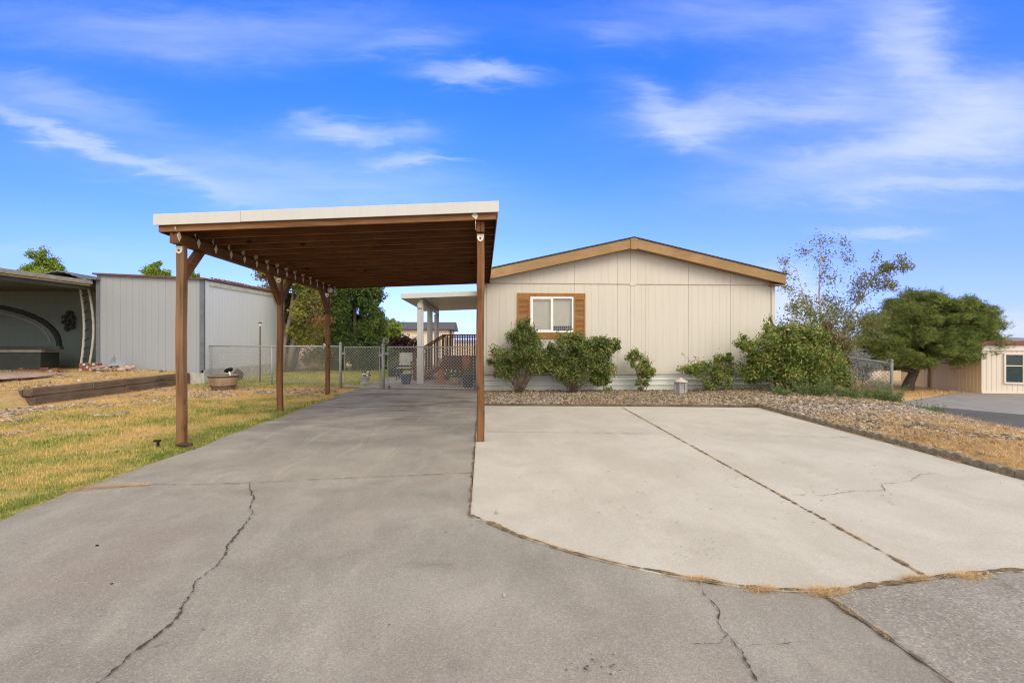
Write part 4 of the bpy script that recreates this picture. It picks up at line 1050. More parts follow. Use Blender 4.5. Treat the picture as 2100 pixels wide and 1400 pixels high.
# ------------------------------------------------------------------ plants
def ell(c, r, n, shell=.55):
    if shell <= .3:
        g = RNG.normal(size=(n,3))*.58; k = np.linalg.norm(g, axis=1); g = g*np.where(k > 1.5, 1.5/k, 1)[:,None]
        return np.array(c)+g*np.array(r)
    return ell0(c, r, n, shell)
def ell0(c, r, n, shell):
    d_ = rand_dirs(n); q = RNG.random(n)**(1/3); q = shell+(1-shell)*q; q = np.where(RNG.random(n) < .3, RNG.random(n)**.5, q)
    return np.array(c)+d_*q[:,None]*np.array(r)
def curve(a, b, bend=.15, n=5, rn=random):
    a = Vector(a); b = Vector(b); o = Vector((rn.uniform(-1,1), rn.uniform(-1,1), rn.uniform(.2,1)))*(b-a).length*bend
    return [a.lerp(b, k/n)+o*math.sin(math.pi*k/n) for k in range(n+1)]
def bush(name, label, cat, base, clumps, leaf=.045, mat='rose', dens=1.0, stem=.012, stemmat='rope', flowers=(), width=.6, extra_stems=0, sub=5, gap=.0, trunkname='stems', leafname='foliage', group=None, twig_frac=.35, up=.25):
    """clumps: (dx, dy, z, rx, ry, rz, leaves) relative to the base"""
    t_ = thing(name, base, label, cat, group)
    sm = MB(); P = []
    bz = Vector(base)
    for (dx, dy, z, rx, ry, rz_, n) in clumps:
        c = bz+Vector((dx, dy, z)); n = int(n*dens*2.3)
        b0 = bz+Vector((random.uniform(-.08,.08), random.uniform(-.06,.06), 0))
        cv = curve(b0, c, .12); sm.tube(cv, [stem*(1-.13*k) for k in range(len(cv))], 5)
        # small sub-clumps inside the clump give an uneven outline
        ns = sub+int(n/260)
        for k in range(ns):
            dd = rand_dirs(1)[0]*np.array([rx,ry,rz_])*(.35+.95*random.random())
            sc = np.array(c)+dd; rr = np.array([rx,ry,rz_])*random.uniform(.25,.58)
            m_ = int(n/ns*random.uniform(.5,1.4)); q = ell(sc, rr, m_, .25); P.append(q)
            if random.random() < twig_frac+.3: tw = curve(cv[-2], sc, .1, 3); sm.tube(tw, [stem*.4,stem*.34,stem*.28,stem*.16], 4)
            # shoot poking out
            if random.random() < twig_frac+.3:
                tip = Vector(sc)+Vector((random.uniform(-.8,.8), random.uniform(-.5,.5), random.uniform(.0,1)))*max(rr)*2.1
                tw = curve(sc, tip, .08, 3); sm.tube(tw, [stem*.3,stem*.25,stem*.2,stem*.1], 3)
                m2 = max(5, int(m_*.09)); P.append(np.array(tw[1])+(np.array(tip)-np.array(tw[1]))*RNG.random(m2)[:,None]+RNG.normal(size=(m2,3))*leaf*.8)
    for k in range(extra_stems):
        a = random.uniform(0, 6.28); L = random.uniform(.4, .9)
        tip = bz+Vector((math.cos(a)*L*.7, math.sin(a)*L*.3, L*random.uniform(.7,1.1)))
        sm.tube(curve(bz+Vector((random.uniform(-.1,.1),0,0)), tip, .06, 3), [stem*.6,stem*.5,stem*.35,stem*.15], 4)
    P = np.concatenate(P); P = P[P[:,2] > base[2]+.02]
    N = rand_dirs(len(P)); N[:,2] = np.abs(N[:,2])*(1-up)+up; N[:,1] -= .25; N /= np.linalg.norm(N, axis=1)[:,None]
    V_, F_ = leaf_mesh(P, N, leaf*1.08*(.5+.9*RNG.random(len(P))), width)
    sm.build(trunkname, M[stemmat], t_, fix=False); np_mesh(leafname, V_, F_, M[mat], t_)
    for (dx, dy, z, r, fm) in flowers:
        fb = MB(); c = bz+Vector((dx, dy, z))
        for k in range(9):
            a = k*2.4; rr = r*(.25+.07*k); q = c+Vector((math.cos(a)*rr, math.sin(a)*rr*.7, .3*r-.03*k*r))
            fb.blob(q, (r*.42, r*.42, r*.30), k, 1, .1)
        fb.build('flower', M[fm], t_)
    return t_
# at front of the home (Y about 12.7)
bush('rose_bush', 'tall rose bush with bare lower canes and one red bloom left of the window', 'bush', (.95,12.65,0),
     [(.05,0,1.45,.32,.25,.35,1500),(.12,.0,1.05,.42,.3,.35,1800),(-.28,0,.92,.35,.3,.28,1200),(.22,.1,.7,.3,.3,.3,700),(-.45,0,.62,.3,.25,.26,700),(.12,0,1.72,.17,.15,.2,420),(.38,.0,1.35,.2,.2,.25,450),(-.62,0,.5,.14,.15,.14,160)],
     .048, 'rose', 1.0, .013, 'twig', [(-.68,-.15,.98,.045,'petal'),(-.6,-.1,.80,.03,'petal')], extra_stems=60)
bush('rose_bush', 'broad dark green rose bush standing under the right shutter', 'bush', (2.35,12.65,0),
     [(-.45,0,.85,.38,.28,.3,1500),(.0,0,1.05,.4,.3,.35,1900),(.42,0,.9,.42,.3,.38,2000),(.0,0,.6,.45,.3,.3,1500),(-.72,0,.66,.25,.22,.2,700),(.80,0,.6,.3,.25,.3,1100),(.62,0,1.22,.28,.25,.25,900),(1.0,0,1.12,.22,.2,.2,500),(.05,0,1.42,.22,.2,.2,500),(.75,0,.30,.3,.2,.2,600),(1.12,0,1.3,.1,.1,.12,110),(-.5,0,1.12,.14,.12,.14,160)],
     .05, 'rose', 1.0, .014, 'twig', extra_stems=26)
bush('rose_bush', 'small thin rose bush with yellowing top right of the home centre seam', 'bush', (4.25,12.7,0),
     [(-.22,0,.85,.2,.16,.2,520),(-.02,0,.72,.2,.16,.22,560),(.1,0,.45,.18,.15,.2,420),(-.28,0,.98,.14,.12,.12,200),(.2,0,.6,.13,.12,.14,180),(.0,0,.2,.2,.15,.12,260)],
     .045, 'rosebig', 1.0, .012, 'rope', [(-.3,-.1,.92,.03,'petalcream'),(.12,-.12,.42,.03,'petalcream')])
bush('rose_bush', 'low rose bush behind the grey stone ornament', 'bush', (6.1,12.6,0),
     [(.02,0,.55,.4,.3,.25,1300),(-.45,0,.58,.3,.25,.16,600),(.32,0,.42,.32,.25,.25,900),(.22,0,.88,.2,.18,.16,420),(.45,0,.92,.12,.12,.12,200),(-.62,0,.56,.16,.14,.1,200),(.0,0,.25,.3,.2,.15,400)],
     .048, 'rosebig', 1.0, .013, 'rope', [(-.1,-.2,.85,.025,'petalcream')])
bush('rose_bush', 'largest rambling rose bush with cream blooms at the home right corner', 'bush', (8.0,12.2,0),
     [(-.3,-.1,1.0,.55,.45,.5,3600),(.35,-.1,1.0,.6,.45,.5,3600),(-.75,0,.75,.45,.4,.35,2000),(.0,-.2,.55,.7,.45,.4,3000),(.75,-.1,.7,.5,.4,.4,2400),(.0,0,1.45,.5,.4,.28,2200),(-.45,0,1.6,.22,.2,.18,480),(-1.1,-.05,1.24,.30,.22,.18,800),(-1.3,0,1.2,.12,.12,.1,120),(.5,0,1.5,.4,.35,.25,1200),(-1.05,0,.86,.2,.18,.14,340),(-.9,0,.45,.3,.25,.22,700),(-.55,0,1.9,.05,.05,.08,30),(.9,-.1,.35,.4,.3,.25,900)],
     .055, 'rosebig', 1.0, .017, 'rope', [(.05,-.42,1.42,.05,'petalcream'),(.38,-.4,1.55,.06,'petalcream'),(-.35,-.4,1.62,.06,'petalcream'),(-.05,-.45,.42,.04,'petalcream'),(.4,-.42,1.25,.04,'petal'),(-.3,-.4,1.45,.045,'petalcream')], extra_stems=14)
bush('shrub', 'red tinged shrub leaning behind the big rose bush', 'bush', (8.95,12.25,-.05),
     [(-.5,0,1.62,.4,.3,.2,900),(-.2,0,1.45,.45,.3,.3,1500),(.1,0,1.1,.4,.3,.3,1300),(.15,0,.6,.35,.3,.3,1000),(.45,0,.9,.2,.2,.25,300)], .05, 'rosered', 1.0, .015, 'rope', extra_stems=20)
bush('shrub', 'silvery lavender shrub in front of the right fence', 'bush', (9.9,12.2,-.3),
     [(-.25,0,1.15,.45,.3,.4,520),(.1,0,1.0,.5,.3,.35,520),(-.2,0,.7,.4,.3,.3,200),(.35,0,.7,.3,.25,.3,120)], .075, 'sagebush', 1.0, .008, 'twig', width=.22, extra_stems=46)
# grey-green weeds on the edge of the bed
def weeds(base, n, h, sp, label, mat='weed', group='green weeds at the edge of the gravel bed'):
    t_ = thing('weed', base, label, 'weed', group); sm = MB(); Ps = []
    for k in range(n):
        a = random.uniform(0, 6.28); r = random.random()*sp*.6; b0 = Vector(base)+Vector((math.cos(a)*r, math.sin(a)*r, 0))
        L = h*random.uniform(.5, 1); tip = b0+Vector((math.cos(a)*L*random.uniform(.1,.6), math.sin(a)*L*.4, L*random.uniform(.5,1)))
        cv = curve(b0, tip, .08, 3); sm.tube(cv, [.004,.0035,.003,.0015], 3)
        m_ = 34; q = RNG.random(m_)[:,None]; Ps.append(np.array(cv[0])+(np.array(tip)-np.array(cv[0]))*(q*.9+.1)+RNG.normal(size=(m_,3))*.022)
    P = np.concatenate(Ps); N = rand_dirs(len(P)); V_, F_ = leaf_mesh(P, N, .045*(.5+RNG.random(len(P))), .3)
    sm.build('stems', M['weed'], t_, fix=False); np_mesh('leaves', V_, F_, M[mat], t_); return t_
WD = [((7.9,11.2,0),60,.62,.5,'tall feathery weed clump below the largest rose bush'),
      ((8.5,10.9,0),50,.42,.55,'low spreading weed clump left of the steel fence post'),
      ((9.05,10.6,-.05),55,.48,.5,'weed clump around the foot of the right fence post'),
      ((7.2,11.35,0),24,.35,.35,'small weed tuft beside the big rose bush stems'),
      ((9.2,9.6,-.1),30,.26,.4,'flat weed tuft on the crest above the road'),
      ((9.3,8.95,-.15),26,.24,.35,'weed tuft on the crest nearest the asphalt road'),
      ((9.3,8.3,-.25),16,.22,.25,'last small weed tuft on the crest beside the asphalt road'),
      ((9.7,11.2,-.25),60,.66,.45,'tallest weed clump right of the silvery shrub'),
      ((10.0,10.7,-.35),46,.5,.45,'weed clump on the bank behind the fence post')]
for b_, n, h, sp, lb in WD: weeds((b_[0], b_[1], float(H(b_[0], b_[1]))), n, h, sp, lb)

# trees
def tree(name, label, base, trunks, clumps, leaf, mat, barkmat, stem=.03, width=.6, sub=7, twig_frac=.4, dens=1, up=.1, cat='tree', group=None, blade=False, spread=1.0):
    t_ = thing(name, base, label, cat, group); sm = MB(); bz = Vector(base); joints = []
    for tr in trunks:
        pts = [bz+Vector(p[:3]) for p in tr]; sm.tube(pts, [p[3] for p in tr], 9); joints += pts[1:]
    P = []
    for (dx, dy, z, rx, ry, rz_, n) in clumps:
        c = bz+Vector((dx, dy, z)); n = int(n*dens)
        j_ = min(joints, key=lambda q: (q-c).length+(1.5 if q.z > c.z+.2 else 0)); cv = curve(j_, c, .10); sm.tube(cv, [stem*(1-.14*k) for k in range(len(cv))], 5)
        ns = sub+int(n/400)
        for k in range(ns):
            dd = rand_dirs(1)[0]*np.array([rx,ry,rz_])*(.3+.7*random.random())
            sc = np.array(c)+dd; rr = np.array([rx,ry,rz_])*random.uniform(.30,.55)*spread; m_ = max(3, int(n/ns*random.uniform(.4,1.5)))
            P.append(ell(sc, rr, m_, .15))
            tw = curve(cv[random.choice((-1,-2,-3))], sc, .12, 3); sm.tube(tw, [stem*.38,stem*.3,stem*.22,stem*.1], 4)
            if random.random() < twig_frac:
                tip = Vector(sc)+Vector((random.uniform(-.6,.6), random.uniform(-.5,.5), random.uniform(-.1,1)))*max(rr)*1.9
                tw = curve(sc, tip, .08, 3); sm.tube(tw, [stem*.2,stem*.16,stem*.12,stem*.06], 3)
                m2 = max(4, int(m_*.12)); P.append(np.array(sc)+(np.array(tip)-np.array(sc))*RNG.random(m2)[:,None]+RNG.normal(size=(m2,3))*leaf*.7)
    P = np.concatenate(P)
    if blade:
        # needle tufts: thin needles fanning out of shoots
        k = 5; Q = np.repeat(P, k, 0); n = len(Q); D = rand_dirs(n); D[:,2] = np.abs(D[:,2])*.8+.15; D /= np.linalg.norm(D, axis=1)[:,None]
        Sd = np.cross(D, rand_dirs(n)); Sd /= np.linalg.norm(Sd, axis=1)[:,None]; L = (leaf*(.6+.7*RNG.random(n)))[:,None]
        V_ = np.stack([Q-Sd*L*width*.5, Q+Sd*L*width*.5, Q+D*L], 1).reshape(-1,3); b = np.arange(n)*3; F_ = np.stack([b,b+1,b+2],1)
    else:
        N = rand_dirs(len(P)); N[:,2] = np.abs(N[:,2])*(1-up)+up; N /= np.linalg.norm(N, axis=1)[:,None]
        V_, F_ = leaf_mesh(P, N, leaf*(.6+.8*RNG.random(len(P))), width)
    sm.build('trunk', M[barkmat], t_, fix=False); np_mesh('crown', V_, F_, M[mat], t_); return t_
PZ = -1.13
pcl = []
rs = random.Random(5)
# pine crown: wide umbrella; profile from the photograph, real depth added
TX = [-2.15,-1.5,-.75,.3,1,1.75,2.5,3.2,3.8,4.25,4.4]; TZ = [2.7,3.9,4.85,5.3,4.9,5.0,4.85,4.65,4.4,3.8,3.0]
BX = [-2.15,-1.5,-.75,0,1,2,3,3.8,4.4]; BZ = [1.5,1.05,1.15,1.35,1.8,1.7,1.55,1.7,2.6]
for k in range(290):
    dx = rs.uniform(-2.0, 4.2); zt0 = np.interp(dx, TX, TZ)-.32; zb0 = np.interp(dx, BX, BZ)+.22; q = rs.random()
    dy = rs.uniform(-1.9, 1.9)*math.sqrt(max(.1, 1-((dx-1.1)/3.4)**2)); z = zb0-.12+(zt0-zb0+.12)*q; z -= (abs(dy)/1.9)**2*.5*max(0, q-.3)
    pcl.append((dx*.91, dy, z, .40*rs.uniform(.7,1.25), .42, .33*rs.uniform(.6,1.3), 420))
tree('pine_tree', 'broad dark green pine tree with leaning trunk before the tan wall', (21.6,23.6,PZ),
     [[(0,0,0,.30),(.12,0,.45,.24),(.35,0,.9,.20),(.62,0,1.45,.19),(.75,0,2.2,.14),(.7,0,3.2,.09),(.6,0,3.9,.04)],
      [(.35,0,.95,.12),(-.4,-.1,1.15,.10),(-1.4,-.2,1.1,.07),(-2.2,-.2,1.3,.04)],[(.6,0,1.4,.12),(-.2,0,1.8,.08),(-1.1,0,2.3,.05)],[(.7,0,1.7,.13),(1.5,0,2.3,.08),(2.6,0,2.7,.05)],[(.7,0,2.0,.1),(.9,1,2.6,.06),(1.0,1.4,3.1,.04)],[(.7,0,2.0,.1),(.3,-1,2.6,.06),(.2,-1.4,3.1,.04)]],
     pcl, .17, 'pine', 'pinebark', .02, .11, 3, .5, 1.0, blade=True, spread=1.5)
# thin airy tree beside the home
tb_ = (12.6,17.5,-1.0)
bc = []
for (dx, z, r, n) in [(-.9,5.1,.35,70),(-.55,5.8,.4,60),(.1,6.2,.4,55),(.45,5.6,.45,80),(-1.1,4.5,.3,60),(.0,4.9,.5,120),(-.5,4.2,.5,150),(.4,4.1,.5,140),(-1.0,3.6,.5,230),(-.4,3.3,.55,330),(.3,3.2,.6,330),(1.0,3.6,.5,220),(-.9,2.8,.5,300),(.0,2.6,.6,330),(.9,2.8,.6,320),(1.5,4.2,.4,150),(1.9,4.7,.4,190),(2.4,5.2,.35,220),(2.2,4.6,.35,140),(1.6,3.3,.5,230),(2.0,3.0,.5,190),(1.3,5.0,.35,70),(1.0,5.6,.35,40),(1.6,2.5,.5,230),(-1.35,5.5,.22,40),(2.75,4.6,.25,60),(2.65,5.3,.3,170),(.75,6.1,.25,20),(2.3,5.7,.2,20)]:
    bc.append((dx, random.uniform(-.6,.6), z-.15, r, r, r*.9, n*2.3))
tree('slender_tree', 'thin airy tree with sparse leaves rising behind the home right corner', tb_,
     [[(0,0,0,.07),(.0,0,1.5,.06),(.02,0,3,.045),(-.05,0,4.2,.03),(.0,.0,5.4,.015),(.05,0,6.1,.006)],
      [(.05,.1,0,.06),(.5,.1,1.6,.05),(1.0,.1,2.8,.04),(1.6,.1,3.9,.03),(2.2,.1,4.8,.015)],[(0,.0,1.8,.03),(-.35,.0,3.0,.025),(-.7,.0,4.2,.015),(-.9,0,5.0,.008)],[(.3,.1,1.2,.03),(.8,-.2,2.6,.022),(1.2,-.3,3.4,.012)]],
     bc, .085, 'birch', 'palebark', .014, .5, 6, .9, spread=1.45)
# conifers behind the fence
cl1 = []
for k in range(64):
    z = random.uniform(1.4, 5.0); w = 1.55*math.sin(math.pi*min(1, (z-.6)/5.2))**.6
    a = random.uniform(0, 6.28); cl1.append((math.cos(a)*w*.8, math.sin(a)*w*.7, z, .5, .5, .55, 1400))
cl1 += [(-1.45,0,.9,.35,.4,.5,600),(-1.4,0,1.6,.4,.4,.5,700),(-1.5,-.2,.5,.3,.3,.35,450),(-1.5,.3,2.4,.4,.4,.5,600),(-.9,.8,.8,.5,.4,.7,800),(.2,1.0,.8,.6,.4,.7,900),(1.2,.6,.9,.5,.4,.7,900)]
tree('conifer', 'yellow green multi trunk conifer with bare grey stems behind the fence', (-8.5,22.6,-.03),
     [[(-.55,-.3,0,.13),(-.7,-.35,1.2,.10),(-.75,-.3,2.6,.08),(-.8,-.2,4.2,.04)],[(-.35,-.5,0,.14),(-.2,-.65,1.3,.11),(.05,-.5,2.6,.09),(.1,-.2,4.4,.04)],[(-.2,-.3,0,.15),(.15,-.6,1.2,.12),(.45,-.5,2.6,.08),(.8,-.2,4.2,.03)],[(-.45,-.1,0,.12),(-.45,-.3,2.0,.09),(-.4,0,4.4,.04)],[(-.1,-.1,0,.12),(.6,-.3,2.2,.07),(1.2,0,3.6,.03)]],
     [c for c in cl1 if not (c[1] < .45 and -1.0 < c[0] < .55 and c[2] < 3.9)], .12, 'arbor', 'greybark', .022, .5, 6, .3, .8, up=.0)
cl2 = []
for k in range(70):
    z = random.uniform(.3, 4.9); w = 1.5*(1-((z-1.9)/3.3)**2)**.5 if z > 1.9 else 1.35
    a = random.uniform(0, 6.28); cl2.append((math.cos(a)*w*.75, math.sin(a)*w*.7, z, .5, .5, .55, 1500))
tree('conifer', 'dense deep green conifer right of the yellow green one', (-6.2,24.0,-.03),
     [[(0,0,0,.14),(.05,0,1.5,.11),(0,0,3,.07),(.05,0,4.9,.03)]], cl2, .12, 'arbordark', 'greybark', .022, .5, 6, .4, 1.0, up=.0)
# dead orange sprays and bare twigs in the conifer
dt = thing('dead_branch', (-7.2,21.4,1.0), 'bare twiggy branch with orange dead foliage between the two conifers', 'branch')
mb = MB(); Ps = []
for k in range(46):
    a0 = Vector((-7.5+random.uniform(-.2,.4), 21.5, random.uniform(1.2, 3.1))); tip = a0+Vector((random.uniform(-.3,1.2), random.uniform(-.5,.1), random.uniform(-.4,.7)))
    cv = curve(a0, tip, .12, 3); mb.tube(cv, [.014,.011,.008,.004], 4)
for c, r, n in (((-6.75,21.3,2.3),(.35,.2,.15),300),((-6.6,21.3,4.3),(.3,.2,.45),420),((-7.0,21.3,2.15),(.25,.2,.15),160),((-6.8,21.4,4.9),(.35,.2,.3),260)): Ps.append(ell(c, r, n, .1))
mb.build('twig', M['twig'], dt, fix=False); P = np.concatenate(Ps); V_, F_ = leaf_mesh(P, rand_dirs(len(P)), .09*(.6+.8*RNG.random(len(P))), .4); np_mesh('foliage', V_, F_, M['brownleaf'], dt)
# small plants seen beyond the gate
bush('sapling', 'bright green upright shrub before the far beige building', 'bush', (-4.6,25.6,-.03), [(.0,0,1.7,.5,.4,.5,1100),(.1,0,2.1,.3,.3,.35,500),(-.1,0,1.2,.4,.3,.4,600)], .11, 'lime', 1, .02, 'rope')
bush('shrub', 'dark purple shrub right of the bright green sapling', 'bush', (-3.9,25.2,-.03), [(.0,0,1.1,.6,.4,.45,1500),(.3,0,.7,.5,.4,.4,900)], .10, 'purple', 1, .02, 'rope')
bush('shrub', 'dark green clipped shrub below the purple one beyond the gate', 'bush', (-4.3,24.0,-.03), [(.0,0,.5,.7,.4,.45,1600),(-.7,0,.45,.5,.4,.4,1000),(-1.3,0,.6,.4,.4,.5,900)], .09, 'arbordark', 1, .02, 'rope')
for k, (bx, by, bz_, r, lb, bs) in enumerate([(-24.0,28,0,.8,'pale green treetop above the dark porch roof on the far left',6.2),(-19.3,30,0,.55,'pale green treetop showing just above the grey shed roof',5.9),(-16.6,29,0,.5,'small green treetop between shed roof and carport post',5.3)]):
    cl = [(random.uniform(-1,1)*r, random.uniform(-1,1)*r, bs-1+random.uniform(-.6,.6), r*.7, r*.6, r*.6, 1500) for _ in range(9)]+[(0,0,bs-.1,r*.5,r*.5,r*.5,900)]
    tree('background_tree', lb, (bx,by,bz_), [[(0,0,0,.12),(0,0,2.2,.09),(.1,0,bs-.8,.04)]], cl, .13, 'lime', 'greybark', .03, .5)

# ------------------------------------------------------------------ left neighbour: pale shed building
NB = thing('neighbour_building', (-10.7,20.5,0), 'pale grey metal sided building with slate corner trims behind the terrace', 'building')
x0, x1, y0, y1 = -12.42, -9.1, 16.5, 24.6
ztop = lambda x: 3.37+( -9.1-x)*.04
mb = MB(); rz_under_save = rz_under; rz_under = None
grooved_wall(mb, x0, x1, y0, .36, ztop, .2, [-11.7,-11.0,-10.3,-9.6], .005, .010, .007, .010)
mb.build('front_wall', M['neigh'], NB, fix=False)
mb = MB(); prof = []
ys = np.arange(y0+.05, y1, .2); vs = []
zt_ = lambda y: 3.36+(y-y0)*.022
line = [(y0, 0)]
for c in ys[1:]: line += [(c-.005, 0), (c-.003, .006), (c+.003, .006), (c+.005, 0)]
line.append((y1, 0))
for y, d in line: vs += [(x1-d, y, .44-(y-y0)*.004), (x1-d, y, zt_(y))]
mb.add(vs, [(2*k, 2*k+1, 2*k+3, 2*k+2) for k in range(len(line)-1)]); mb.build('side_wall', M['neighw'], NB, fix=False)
mb = MB(); mb.box(x0+.01, x1-.012, y0+.012, y1, .2, 3.3); mb.build('core', M['neighw'], NB)
for a, b in ((x0-.02, x0+.10), (x1-.12, x1+.012)):
    mb = MB(); mb.box(a, b, y0-.02, y0-.001, .33, 3.42 if a < -11 else 3.36); mb.build('corner_trim', M['neight'], NB)
mb = MB(); mb.box(x1+.001, x1+.014, y0-.0, y0+.07, .33, 3.36); mb.build('corner_trim', M['neight'], NB)
mb = MB(); mb.box(x1-.06, x1+.03, y0-.02, y1+.02, -.1, .41); mb.build('footing', M['concretewall'], NB)
mb = MB(); mb.box(x0-.0, x1-.0, y0-.005, y0+.2, -.1, .345); mb.build('footing', M['concretewall'], NB)
mb = MB(); mb.hexa([(x0-.06,y0-.12,3.49),(x1+.06,y0-.12,3.36),(x1+.06,y1+.1,3.54),(x0-.06,y1+.1,3.66),(x0-.06,y0-.12,3.55),(x1+.06,y0-.12,3.42),(x1+.06,y1+.1,3.62),(x0-.06,y1+.1,3.74)]); mb.build('roof', M['neighroof'], NB)
mb = MB(); mb.hexa([(x1+.002,y0+.3,3.20),(x1+.03,y0+.3,3.20),(x1+.03,y1,3.38),(x1+.002,y1,3.38),(x1+.002,y0+.3,3.34),(x1+.03,y0+.3,3.34),(x1+.03,y1,3.52),(x1+.002,y1,3.52)]); mb.build('fascia', M['oldwhite'], NB)
# moss and debris on the roof edge
P = np.stack([x1+.0+RNG.random(1200)*.1-.08, y0+.5+RNG.random(1200)*7.4, np.zeros(1200)],1); P[:,2] = 3.42+(P[:,1]-y0)*.0245+.02+RNG.random(1200)*.05
V_, F_ = leaf_mesh(P, rand_dirs(1200), .06*RNG.random(1200)+.02, .6); o = np_mesh('roof_moss', V_, F_, M['brownleaf'], NB); o['kind'] = 'stuff'
rz_under = rz_under_save
# left neighbour: dark clapboard house with porch roof
NH = thing('neighbour_house', (-16.5,19.3,.45), 'dark sage clapboard house in the shade of a low porch roof', 'house')
mb = MB(); z = .40; yw = 19.0
while z < 3.3:
    mb.hexa([(-30,yw-.02,z),(-12.45,yw-.02,z),(-12.45,yw+.1,z),(-30,yw+.1,z),(-30,yw,z+.262),(-12.45,yw,z+.262),(-12.45,yw+.1,z+.262),(-30,yw+.1,z+.262)]); z += .262
mb.build('wall', M['sage'], NH)
mb = MB(); mb.box(-30,-12.5,yw+.11,26,.2,3.45); mb.build('rear_wall', M['sage'], NH)
dr = MB(); dx0, dx1 = -14.05, -12.95
dr.box(dx0-.12, dx0, yw-.06, yw-.022, .42, 2.62); dr.box(dx1, dx1+.12, yw-.06, yw-.022, .42, 2.62); dr.box(dx0, dx1, yw-.06, yw-.022, 2.5, 2.62)
mb = MB(); mb.box(dx0, dx1, yw-.045, yw-.021, .42, 2.5); door = mb.build('door', M['oldwhite'], NH)
dr.build('frame', M['sagedark'], door)
mb = MB(); mb.box(dx0+.12, dx1-.1, yw-.052, yw-.046, 1.0, 2.42); mb.box(dx0+.12, dx1-.1, yw-.052, yw-.046, .45, .85); mb.build('pane', M['darkglass'], door)
mb = MB()
for k in range(4): xx = dx0+.12+(dx1-dx0-.22)*k/3; mb.box(xx-.012, xx+.012, yw-.062, yw-.0525, .45, 2.42)
for k in range(5): zz_ = 1.0+1.42*k/4; mb.box(dx0+.12, dx1-.1, yw-.067, yw-.0625, zz_-.012, zz_+.012)
mb.build('muntin', M['oldwhite'], door)
PR = thing('porch_roof', (-15,16.5,.45), 'low neighbour porch roof with grey gutter and yellowed trim on the far left', 'porch roof')
mb = MB(); mb.hexa([(-30,12.6,3.2),(-13.05,12.9,3.20),(-12.5,19.1,3.20),(-30,19.1,3.2),(-30,12.6,3.4),(-13.05,12.9,3.30),(-12.5,19.1,3.30),(-30,19.1,3.5)]); mb.build('roof', M['corr'], PR)
mb = MB(); mb.bar((-13.0,12.88,3.24),(-12.52,16.4,3.24),.10,.12); mb.build('gutter', M['gutter'], PR)
mb = MB(); mb.bar((-13.06,12.9,3.15),(-12.58,16.4,3.15),.07,.05); mb.build('trim', M['yellowtrim'], PR)
mb = MB(); mb.bar((-13.12,12.9,3.06),(-12.68,16.4,3.06),.08,.12); mb.build('beam', M['sagedark'], PR)
# humped corrugated sheet
mb = MB(); n = 40; vs = []
for k in range(n+1):
    q = k/n; xx = -14.2+1.9*q; zz_ = 3.36+.26*math.sin(math.pi*min(1, q*1.25))**1.2*(1-q*.3)
    for yy in (16.3, 18.8): vs.append((xx, yy, zz_+.012*math.sin(k*1.7)))
    for yy in (18.8, 16.3): vs.append((xx, yy, zz_-.03+.012*math.sin(k*1.7)))
fs = [(4*k+r, 4*k+4+r, 4*k+4+(r+1)%4, 4*k+(r+1)%4) for k in range(n) for r in range(4)]+[(0,1,2,3),(4*n+3,4*n+2,4*n+1,4*n)]
mb.add(vs, fs); tag(mb.build('roof_sheet', M['corr'], org=(-13.3,17.5,3.4)), 'humped corrugated sheet lying where porch roof meets the pale building', 'roof sheet')
P = ell((-14.3,14.8,3.38), (.5,.8,.06), 900, .1); V_, F_ = leaf_mesh(P, rand_dirs(900), .08*(.5+RNG.random(900)), .35); tag(np_mesh('dry_leaves', V_, F_, M['straw']), 'pile of dry leaves on the porch roof', 'leaves', kind='stuff')
# two bent pale poles with dark rungs
TR = thing('trellis', (-13.2,17,.43), 'bent pale trellis of two poles with dark rungs left of the pale building', 'trellis')
pos_ = lambda dx, k: (-13.32+dx+(.10+.12*dx)*math.sin(math.pi*k/10)*1.2, 17.0, .43+(3.1-.43)*k/10)
for dx in (0, .26):
    mb = MB(); mb.tube([pos_(dx, k) for k in range(11)], .038, 8); mb.build('pole', M['oldwhite'], TR)
for k in (1.2,2.4,3.5,4.7,5.9,7.0,8.1,9.0):
    mb = MB(); a_, b_ = Vector(pos_(0,k)), Vector(pos_(.26,k+.25)); mb.tube([a_, (a_+b_)/2+Vector((0,-.03,.05)), b_], [.014,.03,.012], 6); mb.build('rung', M['sagedark'], TR)
mb = MB(); mb.box(-12.80,-12.52,17.0,17.1,.43,3.1); mb.build('side_panel', M['gutter'], TR)
# wall ornament
mb = MB(); rn = random.Random(3)
for k in range(60):
    a = rn.uniform(0, 6.28); r = rn.random()**.5; c = (-15.25+.22*r*math.cos(a), 18.93+rn.uniform(-.04,.02), 2.12+.36*r*math.sin(a))
    mb.blob(c, (rn.uniform(.03,.07), .02, rn.uniform(.04,.09)), k, 1, .3)
tag(mb.build('wall_ornament', M['sagedark'], org=(-15.25,18.93,2.1)), 'dark leafy wall ornament hung on the sage clapboards', 'ornament')
# arched frame over a low cabinet
AF = thing('arched_frame', (-17,16.9,1.15), 'large dark arched frame standing on the low grey cabinet', 'frame')
arcp = [(-17.0+3.1*math.cos(a), 16.9, 1.2+1.38*math.sin(a)**.9) for a in np.linspace(0.0, math.pi, 30)]
mb = MB()
for a, b in zip(arcp, arcp[1:]): mb.bar(a, b, .10, .13, (0,1,0)) if False else mb.bar(a, b, .1, .13)
mb.build('arch', M['black'], AF)
mb = MB(); q = [(-17.0+2.86*math.cos(a), 16.84, 1.2+1.2*math.sin(a)**.9) for a in np.linspace(0.04, math.pi-.04, 30)]; mb.tube(q, .008, 6); mb.build('inner_trim', M['gutter'], AF)
mb = MB(); mb.box(-20.2,-13.82,16.82,16.98,1.09,1.2); mb.build('sill', M['sagedark'], AF)
CB = thing('cabinet', (-17,16.9,.45), 'low grey cabinet with pale top edge under the arched frame', 'cabinet')
